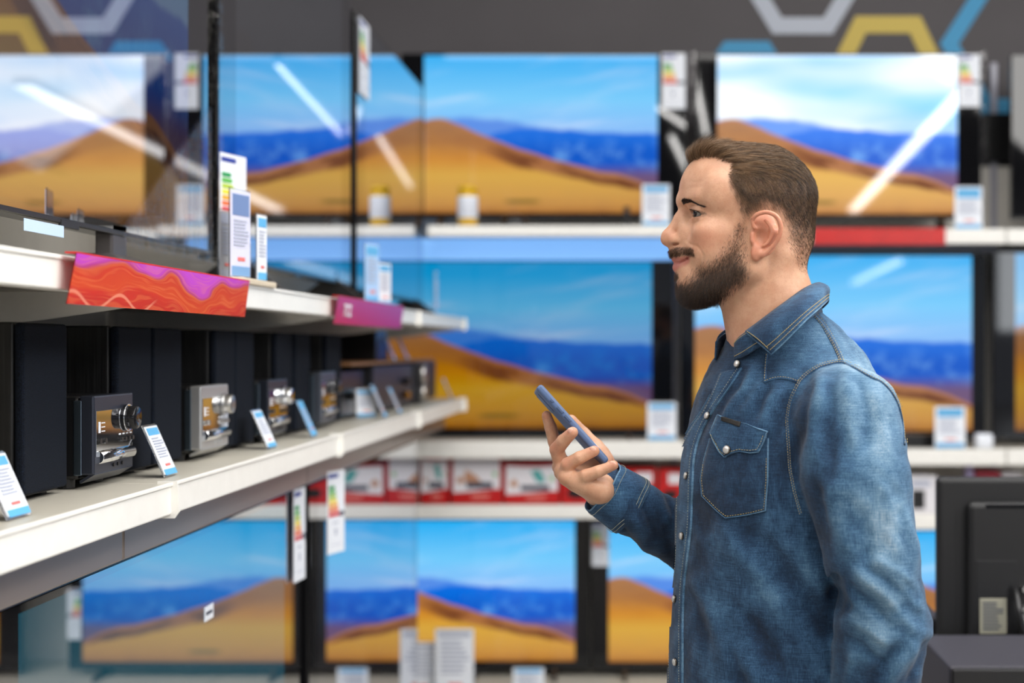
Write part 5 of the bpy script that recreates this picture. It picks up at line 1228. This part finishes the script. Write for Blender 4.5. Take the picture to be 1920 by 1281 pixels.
def denim(name, light=1., add=.0):
    m = bpy.data.materials.new(name); m.use_nodes = True; g = NG(m); b = m.node_tree.nodes['Principled BSDF']
    tc = g.n('ShaderNodeTexCoord'); geo = g.n('ShaderNodeNewGeometry')
    def st(sx, sy, sz, sc, det=4, r=.6):
        mp_ = g.n('ShaderNodeMapping'); mp_.inputs['Scale'].default_value = (sx, sy, sz); mp_.inputs['Rotation'].default_value = (0, .06, 0); g.lk(tc.outputs['Object'], mp_.inputs[0]); return g.noise(mp_.outputs[0], sc, det, r)
    warp = st(1, 1, .045, 1150., 3, .75); weft = st(.05, .05, 1, 1000., 3, .75); blot = st(1, 1, .55, 7., 5, .62); mid = st(1, 1, .6, 26., 5, .6)
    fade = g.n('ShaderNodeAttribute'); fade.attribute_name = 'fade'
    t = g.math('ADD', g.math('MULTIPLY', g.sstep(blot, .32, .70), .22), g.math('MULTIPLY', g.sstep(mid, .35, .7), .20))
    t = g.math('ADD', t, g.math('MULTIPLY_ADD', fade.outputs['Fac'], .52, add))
    t = g.math('ADD', t, g.math('MULTIPLY', g.math('ADD', g.math('SUBTRACT', warp, .5), g.math('MULTIPLY', g.math('SUBTRACT', weft, .5), .8)), .80))
    r = g.n('ShaderNodeValToRGB'); g.lk(t, r.inputs[0]); c = r.color_ramp
    c.elements[0].position = -.0; c.elements[0].color = rgb(20*light, 36*light, 58*light)
    c.elements[1].position = 1.; c.elements[1].color = rgb(158, 178, 194)
    for p_, k in ((.25, (34, 61, 90)), (.5, (62, 98, 130)), (.75, (106, 140, 166))):
        e = c.elements.new(p_); e.color = rgb(*[x*light for x in k])
    g.lk(r.outputs[0], b.inputs['Base Color']); b.inputs['Roughness'].default_value = .85; b.inputs['Sheen Weight'].default_value = .12; b.inputs['Specular IOR Level'].default_value = .25
    bp = g.n('ShaderNodeBump'); bp.inputs['Strength'].default_value = .35; bp.inputs['Distance'].default_value = .0008
    bp2 = g.n('ShaderNodeBump'); bp2.inputs['Strength'].default_value = .30; bp2.inputs['Distance'].default_value = .006
    g.lk(g.math('ADD', warp, weft), bp.inputs['Height']); g.lk(mid, bp2.inputs['Height']); g.lk(bp2.outputs[0], bp.inputs['Normal']); g.lk(bp.outputs[0], b.inputs['Normal'])
    return m
DEN = denim('denim_washed'); DENS = denim('denim_seam_worn', 1.04, .13); DEND = denim('denim_dark', .62)
THR = mat('thread_ochre', rgb(190, 170, 110), .7); THRP = mat('thread_pale', rgb(176, 180, 160), .7)
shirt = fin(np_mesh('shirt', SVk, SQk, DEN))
sk = pix(SVk)
def soft(cx, cy, rx, ry): return np.exp(-(((sk[:, 0]-cx)/rx)**2+((sk[:, 1]-cy)/ry)**2))
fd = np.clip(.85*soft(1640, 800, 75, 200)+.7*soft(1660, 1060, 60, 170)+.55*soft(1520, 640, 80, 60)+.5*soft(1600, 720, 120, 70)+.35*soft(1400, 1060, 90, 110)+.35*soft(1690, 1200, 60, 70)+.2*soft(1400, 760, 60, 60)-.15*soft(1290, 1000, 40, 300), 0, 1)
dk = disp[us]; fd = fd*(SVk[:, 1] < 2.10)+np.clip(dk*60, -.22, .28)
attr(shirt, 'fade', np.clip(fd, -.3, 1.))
sub = lambda o, p: (setattr(o, 'parent', p), setattr(o, 'matrix_parent_inverse', p.matrix_basis.inverted()))[0]
sbv = BVHTree.FromPolygons([tuple(x) for x in SVk], [tuple(int(k) for k in q) for q in SQk])
CAMP = Vector((0, 0, EYE))
def hit(px, py, off=.0):
    d = P(px, py, 1.)-CAMP; d.normalize()
    h, n, i, dist = sbv.ray_cast(CAMP, d)
    if h is None: return None, None
    return h+n*off, n
def densify(pts, step=2.5):
    out = []
    for a, b in zip(pts, pts[1:]):
        L = math.hypot(b[0]-a[0], b[1]-a[1]); k = max(1, int(L/step))
        out += [(a[0]+(b[0]-a[0])*i/k, a[1]+(b[1]-a[1])*i/k) for i in range(k)]
    return out+[pts[-1]]
def spl(pts, m=6):
    o, _ = crom([(a, b, 0) for a, b in pts], [0]*len(pts), m); return [(p[0], p[1]) for p in o]
def surf_path(pts, off, step=2.5, bv=None):
    res = []
    for x, y in densify(pts, step):
        h, n = hit(x, y, off)
        if h is not None and (not res or (h-res[-1][0]).length < .03): res.append((h, n))
    return res
def seam(pts, wpx=5, hgt=.0016, m=None, name='seam', parent=None):
    """a folded seam: a low rounded ribbon lying on the cloth"""
    path = surf_path(pts, .0, 3.); mb = MB(); w = wpx/1301./2; rows = []
    for i, (h, n) in enumerate(path):
        t = (path[min(i+1, len(path)-1)][0]-path[max(i-1, 0)][0]).normalized(); s_ = t.cross(n).normalized()
        rows.append([mb.bm.verts.new(h+s_*w*c+n*(hgt*k+.0002)) for c, k in ((-1.15, -.6), (-.8, .8), (0, 1.05), (.8, .8), (1.15, -.6))])
    for a, b in zip(rows, rows[1:]):
        for i in range(4): mb.bm.faces.new((a[i], a[i+1], b[i+1], b[i])).smooth = True
    o = fin(mb.build(name, m or DENS)); return o
def stitches(paths, off=.0018, m=None, dash=3.6, gap=1.3, r=.00042, name='stitching'):
    mb = MB()
    for pts in paths:
        pts = densify(pts, .65); acc = 0.; seg = []
        for a, b in zip(pts, pts[1:]):
            L = math.hypot(b[0]-a[0], b[1]-a[1]); ph_ = acc % (dash+gap)
            if ph_ < dash: seg.append(b)
            elif seg:
                q = [hit(*seg[0], off)[0], hit(*seg[len(seg)//2], off+.0002)[0], hit(*seg[-1], off)[0]]
                if all(x is not None for x in q) and (q[0]-q[2]).length < .006 and q[1].y < 2.10: mb.tube(q, [r*.6, r, r*.6], 5)
                seg = []
            acc += L
    o = fin(mb.build(name, m or THR, smooth=True)); o['kind'] = 'stuff'; return o
def offs(pts, d):
    o = []
    for i, p in enumerate(pts):
        a = pts[max(i-1, 0)]; b = pts[min(i+1, len(pts)-1)]; L = math.hypot(b[0]-a[0], b[1]-a[1]) or 1
        o.append((p[0]-(b[1]-a[1])/L*d, p[1]+(b[0]-a[0])/L*d))
    return o
SPATHS = []
yoke = [(1438, 664), (1436, 690), (1434, 717)]; yoke2 = spl([(1434, 717), (1448, 712), (1465, 709.5), (1482, 712), (1499, 718)])
capf = spl([(1499, 718), (1511, 705), (1535, 690), (1556, 683), (1577, 680), (1596, 687), (1614, 697), (1634, 708), (1653, 717), (1672, 737), (1686, 765), (1693, 800), (1695, 834)])
arm = spl([(1499, 718), (1490, 735), (1483, 753), (1478, 778), (1477, 800), (1479, 840), (1482, 880), (1490, 920), (1502, 965)])
shs = spl([(1524, 589), (1542, 610), (1556, 633), (1568, 656), (1578, 680)])
for p_, w_s in ((yoke, 4), (yoke2, 5), (capf, 7), (arm, 7), (shs, 9)): seam(p_, w_s)
for p_, d_ in ((yoke, 0), (yoke2, -1.5), (capf, -3.0), (capf, 1.0), (arm, -2), (arm, 1.8), (shs, -3.6), (shs, 3.6), (shs, 1.2)): SPATHS.append(offs(p_, d_))
# back yoke corner and rear sleeve seam
SPATHS += [[(1651, 694), (1660, 686)], [(1653, 716), (1657, 704)]]
# button placket
pl_o = spl([(1352, 700), (1335, 740), (1316, 775), (1298, 800), (1281, 832), (1271, 870), (1268, 960), (1266, 1050), (1258, 1120), (1254.5, 1180), (1253, 1286)])
pl_i = spl([(1392, 690), (1362, 735), (1335, 775), (1316, 810), (1304, 850), (1300, 890), (1297, 980), (1293, 1020), (1288, 1060), (1283, 1110), (1281, 1180), (1281, 1286)])
def resamp(pts, n):
    pts = [np.array(p) for p in pts]; L = [0]
    for a, b in zip(pts, pts[1:]): L.append(L[-1]+np.linalg.norm(b-a))
    o = []
    for i in range(n):
        t = L[-1]*i/(n-1); k = min(np.searchsorted(L, t, side='right')-1, len(pts)-2); f = (t-L[k])/(L[k+1]-L[k]); o.append(pts[k]*(1-f)+pts[k+1]*f)
    return o
def patch(edgeA, edgeB, nu, nv, off, name, m, edge=.0012, puff=0.):
    """cloth panel laid on the shirt between two outlines given in the photograph"""
    A = resamp(edgeA, nv); Bq = resamp(edgeB, nv); grid = []
    mb = MB()
    for j in range(nv):
        row = []
        for i in range(nu):
            f = i/(nu-1); q = A[j]*(1-f)+Bq[j]*f; h, n = hit(q[0], q[1])
            if h is None: row.append(None); continue
            row.append((h, n))
        grid.append(row)
    VV = {}
    for j in range(nv):
        for i in range(nu):
            if grid[j][i] is None: continue
            h, n = grid[j][i]; e = min(i, nu-1-i)/(nu-1)*2; 
            ed = (i in (0, nu-1)) or (j in (0, nv-1))
            VV[i, j] = mb.bm.verts.new(h+n*(off+puff*min(1, e*2)))
            if ed: VV[i, j, 'b'] = mb.bm.verts.new(h-n*.0015)
    def ok(*k): return all(x in VV for x in k)
    for j in range(nv-1):
        for i in range(nu-1):
            k = ((i, j), (i+1, j), (i+1, j+1), (i, j+1))
            if ok(*k) and max((VV[a].co-VV[b].co).length for a in k for b in k) < .035: mb.bm.faces.new([VV[x] for x in k]).smooth = True
    ring = [(i, 0) for i in range(nu)]+[(nu-1, j) for j in range(1, nv)]+[(i, nv-1) for i in range(nu-2, -1, -1)]+[(0, j) for j in range(nv-2, 0, -1)]
    for a, b in zip(ring, ring[1:]+ring[:1]):
        if ok(a, b, a+('b',), b+('b',)) and (VV[a].co-VV[b].co).length < .03: mb.bm.faces.new([VV[a], VV[b], VV[b+('b',)], VV[a+('b',)]])
    return fin(mb.build(name, m))
patch(pl_o, pl_i, 9, 150, .0022, 'button_placket', DENS)
SP2 = [offs(pl_o, -4), offs(pl_i, 4.5)]
# chest pocket and flap
pk_l = [(1333, 822), (1322, 862), (1314.5, 900), (1318, 930), (1340, 953), (1362, 972)]
pk_r = [(1441, 822), (1441, 860), (1440, 900), (1438, 935), (1436, 950), (1435, 958)]
patch([(1333, 822), (1322, 862), (1315, 900), (1318, 930), (1340, 953), (1361.5, 971.5)], [(1441, 822), (1441, 860), (1440, 900), (1438, 930), (1437, 945), (1435.5, 958)], 26, 40, .0022, 'chest_pocket', DEN)
fl_t = [(1350, 781), (1380, 791), (1410, 800), (1439.5, 810)]; fl_b = [(1334, 812), (1344, 832), (1353, 848), (1361, 857), (1374, 851), (1392, 847), (1410, 850), (1424, 848), (1432, 830), (1439, 813)]
patch([(1350, 780), (1366, 786), (1396, 796), (1420, 803), (1439.5, 809.5)], [(1335, 812), (1361, 858), (1388, 846.5), (1424, 848.5), (1440, 812)], 20, 36, .0042, 'pocket_flap', DENS)
SPATHS += [[(1319+2, 865), (1318, 900), (1321, 928), (1342, 950), (1363.5, 968.5), (1400, 963), (1433, 955), (1435.5, 930), (1437.5, 895), (1438, 858)], [(1354, 784.5), (1396, 798), (1434, 811)]]
FLS = [[(1337.5, 815), (1347, 833), (1356, 848), (1362.5, 853), (1376, 847), (1391, 843), (1409, 845.5), (1421.5, 844), (1429, 830), (1434.5, 815)]]
patch([(1358, 781.5), (1376, 787.5), (1393, 793)], [(1357, 788.5), (1374, 796), (1390, 802.5)], 5, 10, .0056, 'flap_tag', mat('tag_black', (.02, .018, .016, 1), .7))
stitches(SPATHS, .0024); stitches(SP2, .0032, THRP, name='stitching'); stitches(FLS, .0054)
# far chest pocket corner peeking past the placket
SNAP = mat('snap_pearl', rgb(214, 212, 208), .22, .35); RIM = mat('snap_rim', rgb(120, 112, 104), .3, 1.)
def snap(px, py, off=.004, r=.0056):
    h, n = hit(px, py, off)
    if h is None: return
    M = Matrix.Translation(h) @ n.to_track_quat('Z', 'Y').to_matrix().to_4x4()
    b = MB(); b.lathe([(r, -.0015), (r*1.02, .0003), (r*.92, .0014)], n=28, M=M); o = fin(b.build('snap_button', RIM))
    c = MB(); c.lathe([(r*.90, .0012), (r*.84, .0024), (r*.5, .0031), (r*.08, .0033)], n=28, M=M); k = c.build('button_cap', SNAP); k.parent = o; k.matrix_parent_inverse = o.matrix_world.inverted() if False else Matrix.Translation((-.20, -2.06, 0)) @ Matrix.Identity(4); k.matrix_parent_inverse = Matrix.Identity(4)
for (x, y) in ((1386, 684), (1330, 781), (1291, 893), (1282.5, 1005), (1269, 1124), (1270, 1241)): snap(x, y)
snap(1368, 844, .006, .0062)
FR = denim('denim_frayed_edge', 1.1, .42)
for p_, w_s in (([(1333, 822), (1322, 862), (1315, 900), (1318, 930), (1340, 953), (1361.5, 971.5), (1400, 966), (1435.5, 958), (1440, 900), (1441, 822)], 2.0),): seam(p_, w_s, .0026, FR, 'pocket_edge')
seam([(1350, 780), (1439.5, 809.5), (1434, 828), (1424, 848.5), (1408, 850), (1388, 846.5), (1374, 850), (1361, 858), (1352, 848), (1343, 832), (1335, 812), (1350, 780)], 2.0, .0046, FR, 'flap_edge')
seam(offs(pl_i, -.5), 2.2, .0028, FR, 'placket_edge'); seam(offs(pl_o, 1.5)[6:-1], 2.0, .0026, FR, 'placket_edge')
# cuff of the raised arm
cax = (c2-cf)/np.linalg.norm(c2-cf); cs = np.cross(cax, [0, 1., 0]); cs /= np.linalg.norm(cs); cn = np.cross(cax, cs)
def cuffpt(t, a, r): return Vector(tuple(cf+cax*t+(cs*math.cos(a)*1.06+cn*math.sin(a)*.93)*r))
mb = MB(); n = 56; prof = [(.048, .0395), (.046, .0440), (.020, .0420), (-.0045, .0398), (-.0075, .0388), (-.0080, .0368), (-.0050, .0358), (.012, .0350)]
rings = [[mb.bm.verts.new(cuffpt(t+.0012*math.sin(5*2*math.pi*i/n), 2*math.pi*i/n, r+.0007*math.sin(7*2*math.pi*i/n+t*60))) for i in range(n)] for t, r in prof]
for a, b in zip(rings, rings[1:]):
    for i in range(n): mb.bm.faces.new((a[i], a[(i+1) % n], b[(i+1) % n], b[i])).smooth = True
fin(mb.build('cuff', DENS))
mb = MB()
for t, r in ((.0, .0412), (.041, .0447), (.036, .0443)):
    for i in range(0, 160):
        a = 2*math.pi*i/160; q = [cuffpt(t+.0012*math.sin(5*x), x, r) for x in (a, a+.015, a+.028)]; mb.tube(q, .0004, 4)
fin(mb.build('stitching', THRP))['kind'] = 'stuff'
for t, aa in ((.020, -2.45+.0), (.034, -2.75)):
    p = cuffpt(t, aa, .0432); nn = (p-Vector(tuple(cf+cax*t))).normalized(); M = Matrix.Translation(p) @ nn.to_track_quat('Z', 'Y').to_matrix().to_4x4()
    b = MB(); b.lathe([(.0045, -.001), (.0048, .001), (.0036, .0022), (.0004, .0026)], n=24, M=M); fin(b.build('cuff_snap', RIM))

mb = MB(); ring_ = [cuffpt(-.0078+.0012*math.sin(5*2*math.pi*i/60), 2*math.pi*i/60, .0382+.0004*math.sin(31*i)) for i in range(61)]; mb.tube(ring_, .0013, 6); fin(mb.build('cuff_edge', FR, smooth=True))
# ---- collar
def sm3(pts, m=8):
    o, _ = crom(pts, [0]*len(pts), m); return o
fold = [P(1398, 622, 1.992), P(1420, 606, 1.984), P(1448, 585, 1.978), P(1478, 563, 1.980), P(1506, 543, 1.998), P(1526, 533, 2.022), P(1537, 531, 2.055), P(1534, 535, 2.095), P(1512, 552, 2.125), P(1470, 585, 2.140), P(1420, 605, 2.138), P(1385, 612, 2.118), P(1365, 617, 2.095)]
edge = [P(1447, 664, 1.944), P(1466, 646, 1.936), P(1490, 622, 1.930), P(1514, 598, 1.934), P(1534, 580, 1.952), P(1548, 567, 1.985), P(1553, 562, 2.045), P(1550, 570, 2.12), P(1525, 590, 2.165), P(1470, 620, 2.185), P(1405, 640, 2.185), P(1362, 655, 2.165), P(1341, 664, 2.13)]
FO = sm3(fold); ED = sm3(edge); mb = MB(); NV = 9; rows = []
for a, b in zip(FO, ED):
    a = Vector(tuple(a)); b = Vector(tuple(b)); cc = Vector(tuple(P(1455, 600, 2.06))); outw = ((a+b)/2-cc); outw.z = 0; outw.normalize()
    row = []
    for j in range(NV+1):
        f = j/NV; q = a.lerp(b, f)+outw*(.007*math.sin(math.pi*min(1, f*1.15)))+Vector((0, 0, .004*math.sin(math.pi*f)))
        row.append(mb.bm.verts.new(q))
    rows.append(row)
for a, b in zip(rows, rows[1:]):
    for i in range(NV): mb.bm.faces.new((a[i], a[i+1], b[i+1], b[i])).smooth = True
col = fin(mb.build('collar', DENS)); sdm = col.modifiers.new('thick', 'SOLIDIFY'); sdm.thickness = .003; sdm.offset = 0
# stand inside the fold
mb = MB(); rows = []
stt = [P(1374, 643, 2.022), P(1384, 630, 2.005)]+fold[1:-1]+[P(1352, 626, 2.085), P(1338, 640, 2.06)]
stb = [P(1377, 676, 2.018), P(1396, 668, 1.995), P(1425, 650, 1.975), P(1450, 640, 1.968), P(1480, 625, 1.970), P(1508, 605, 1.988), P(1530, 590, 2.015), P(1540, 585, 2.055), P(1538, 590, 2.10), P(1515, 610, 2.135), P(1472, 635, 2.150), P(1420, 650, 2.145), P(1385, 660, 2.125), P(1352, 668, 2.095), P(1341, 676, 2.065)]
cc = Vector(tuple(P(1455, 600, 2.06)))
T1 = sm3(stt); T2 = sm3(stb)
for a, b in zip(T1, T2):
    a = Vector(tuple(a)); b = Vector(tuple(b)); ia = (cc-a); ia.z = 0; a2 = a+ia.normalized()*.0035+Vector((0, 0, -.001))
    rows.append([mb.bm.verts.new(a2.lerp(b, j/5)) for j in range(6)])
for a, b in zip(rows, rows[1:]):
    for i in range(5): mb.bm.faces.new((a[i], a[i+1], b[i+1], b[i])).smooth = True
stand = fin(mb.build('collar_stand', DENS)); sdm = stand.modifiers.new('thick', 'SOLIDIFY'); sdm.thickness = .0026; sdm.offset = 0
mb = MB(); e1 = [Vector(tuple(p)) for p in ED]; mb.tube([Vector(tuple(FO[0])).lerp(e1[0], k/8) for k in range(8)]+e1, .0013, 6); fin(mb.build('collar_edge', FR, smooth=True))
# collar top-stitching straight on the leaf mesh
def leafpt(i, f): 
    a = Vector(tuple(FO[i])); b = Vector(tuple(ED[i])); outw = ((a+b)/2-cc); outw.z = 0; outw.normalize()
    return a.lerp(b, f)+outw*(.007*math.sin(math.pi*min(1, f*1.15))+.0020)+Vector((0, 0, .004*math.sin(math.pi*f)+.0004))
mb = MB()
def dashes(pts, dash=.0026, gap=.0010):
    acc = 0; cur = [pts[0]]
    P_ = []
    for a, b in zip(pts, pts[1:]):
        L = (b-a).length; k = max(1, int(L/.0006)); P_ += [a.lerp(b, i/k) for i in range(k)]
    i = 0; st_ = max(2, int(dash/.0006)); gp = max(1, int(gap/.0006))
    while i+st_ < len(P_): mb.tube([P_[i], P_[i+st_//2], P_[i+st_]], .00042, 5); i += st_+gp
for ff in (.91, .80): dashes([leafpt(i, ff) for i in range(1, 62)])
dashes([leafpt(0, f/20)+(leafpt(1, f/20)-leafpt(0, f/20))*.9 for f in range(1, 19)])
for jj in (.12, .78): dashes([(Vector(tuple(T1[i])).lerp(Vector(tuple(T2[i])), jj)+Vector((-.0008, -.0022, 0))) for i in range(1, 26)])
fin(mb.build('stitching', THR))['kind'] = 'stuff'
# trousers, belt and shoes (below the frame)
TRM = mat('trouser_charcoal', rgb(46, 48, 56), .8, bump=.2, bscale=500)
G = Field(np.arange(-.12, .42, .010), np.arange(1.80, 2.34, .010), np.arange(.05, 1.0, .010))
G.ell((.18, 2.085, .95), (.115, .16, .12), TBs, .03)
for hp_, kx, ax_ in ((hipn, (.20, 1.98, .50), (.24, 1.97, .10)), (hipf, (.12, 2.16, .50), (.13, 2.17, .10))): G.cone(hp_, kx, .094, .072, .03); G.cone(kx, ax_, .072, .066, .02)
TV, TQ = G.mesh(); fin(np_mesh('trousers', relax(TV, TQ, 2), TQ, TRM))
SHM = mat('shoe_leather_dark', rgb(40, 32, 28), .4); 
for ax_ in ((.24, 1.97), (.13, 2.17)):
    G = Field(np.arange(ax_[0]-.26, ax_[0]+.08, .006), np.arange(ax_[1]-.14, ax_[1]+.08, .006), np.arange(-.01, .16, .006))
    t_ = np.array([-.94, -.33]); 
    G.cone((ax_[0]+.02, ax_[1]+.01, .045), (ax_[0]+t_[0]*.12, ax_[1]+t_[1]*.12, .042), .040, .042, .02); G.cone((ax_[0]+t_[0]*.12, ax_[1]+t_[1]*.12, .036), (ax_[0]+t_[0]*.19, ax_[1]+t_[1]*.19, .030), .036, .027, .02); G.cone((ax_[0], ax_[1], .05), (ax_[0], ax_[1], .11), .045, .044, .02)
    TV, TQ = G.mesh(); TV[:, 2] = np.maximum(TV[:, 2], .002); fin(np_mesh('shoe', TV, TQ, SHM))
# ================================================================ light and camera
def area(name, loc, rot, sx, sy, power, col=(1, 1, 1)):
    l = bpy.data.lights.new(name, 'AREA'); l.shape = 'RECTANGLE'; l.size = sx; l.size_y = sy; l.energy = power; l.color = col
    o = bpy.data.objects.new(name, l); C.objects.link(o); o.location = loc; o.rotation_euler = rot; return o
area('ceiling_fill_light', (1.0, 2.6, 4.1), (0, 0, 0), 4.5, 3.5, 130, (1, .98, .95))  # added unseen fills brightening the shop, set where no screen mirrors them
area('ceiling_fill_light', (.5, .0, 4.22), (math.radians(14), 0, 0), 4.5, 1.3, 115, (1, .97, .93))
area('ceiling_fill_light', (3.4, .8, 3.9), (math.radians(10), math.radians(40), 0), 1.6, 4, 170, (1, .98, .95))
w = bpy.data.worlds.new('shop_ambient'); bpy.context.scene.world = w; w.use_nodes = True
w.node_tree.nodes['Background'].inputs[0].default_value = (.80, .86, 1, 1); w.node_tree.nodes['Background'].inputs[1].default_value = .42
LEDM = mat('led_tube', (1, 1, 1, 1), .5, emit=(1, .98, .95, 1), es=30.)
HOUS = mat('lamp_housing', rgb(220, 220, 220), .5)
def strip_lamp(label, a, b, wdt=.07):
    a = Vector(a); b = Vector(b); d = b-a; L = d.length
    t = thing('strip_lamp', label, 'ceiling lamp', tuple((a+b)/2), math.atan2(d.y, d.x))
    m = MB(); m.box(-L/2, L/2, -wdt/2, wdt/2, .0, .05); m.build('housing', HOUS, t)
    m = MB(); m.box(-L/2+.01, L/2-.01, -wdt/2+.008, wdt/2-.008, -.012, 0); m.build('tube', LEDM, t)
    for k in (-.42, .42): m = MB(); m.cyl((L*k, 0, .05), (L*k, 0, 4.3-a.z), .003, n=8); m.build('cable', HOUS, t)
    return t
PZL = 3.1
strip_lamp('long straight pendant LED strip lamp, mirrored in the bright television', (2.0, 3.3, PZL), (2.47, -4.7, PZL), .12)
strip_lamp('pendant LED strip lamp of the zigzag, right above the man', (.28, 3.95, PZL), (.478, 1.3, PZL), .035)
strip_lamp('short pendant LED strip lamp of the zigzag, left of the one above the man', (.10, 2.5, PZL), (.40, 1.36, PZL), .035)
strip_lamp('pendant LED strip lamp of the zigzag, running back over the camera', (.217, 1.2, PZL), (.525, -2.2, PZL), .04)
strip_lamp('far pendant LED strip lamp at the back end of the shop', (5.26, -23.5, PZL), (4.76, -14.2, PZL), .12)
g_ = MB(); g_.box(9.0, 12.0, -24.0, -23.95, 1.9, 4.0); structure(g_.build('glare_panel_1', mat('glare_panel_glow', (1, 1, 1, 1), .5, emit=(.9, .95, 1, 1), es=7.)))  # added unseen emitter, mirrored as white glare in the right-edge television
cam = bpy.data.cameras.new('camera'); co = bpy.data.objects.new('camera', cam); C.objects.link(co)
co.location = (0, 0, EYE); co.rotation_euler = (math.pi/2, 0, 0)
cam.lens = 50; cam.sensor_width = 36; cam.shift_x = -(CX-960)/1920; cam.shift_y = (CY-640.5)/1920
cam.clip_start = .05; cam.clip_end = 100
cam.dof.use_dof = True; cam.dof.focus_distance = 2.04; cam.dof.aperture_fstop = 2.6
sc = bpy.context.scene; sc.camera = co
vs = sc.view_settings; sc.display_settings.display_device = 'sRGB'
vs.view_transform = 'Standard'; vs.look = 'None'; vs.exposure = 0; vs.gamma = 1; vs.use_curve_mapping = False
GR = {'television': 'televisions on display', 'shelf': 'white shelving boards', 'energy label': 'energy labels hung on the televisions', 'price card': 'price cards standing on the shelves',
      'upright': 'shelving uprights', 'ceiling lamp': 'pendant LED strip lamps', 'amplifier': 'amplifiers at the far end of the lower left shelf', 'shelf sign': 'advertising strips on shelf edges', 'plastic film': 'packing film strips'}
for o in bpy.data.objects:
    if o.parent is None and 'category' in o.keys() and 'group' not in o.keys() and o['category'] in GR: o['group'] = GR[o['category']]
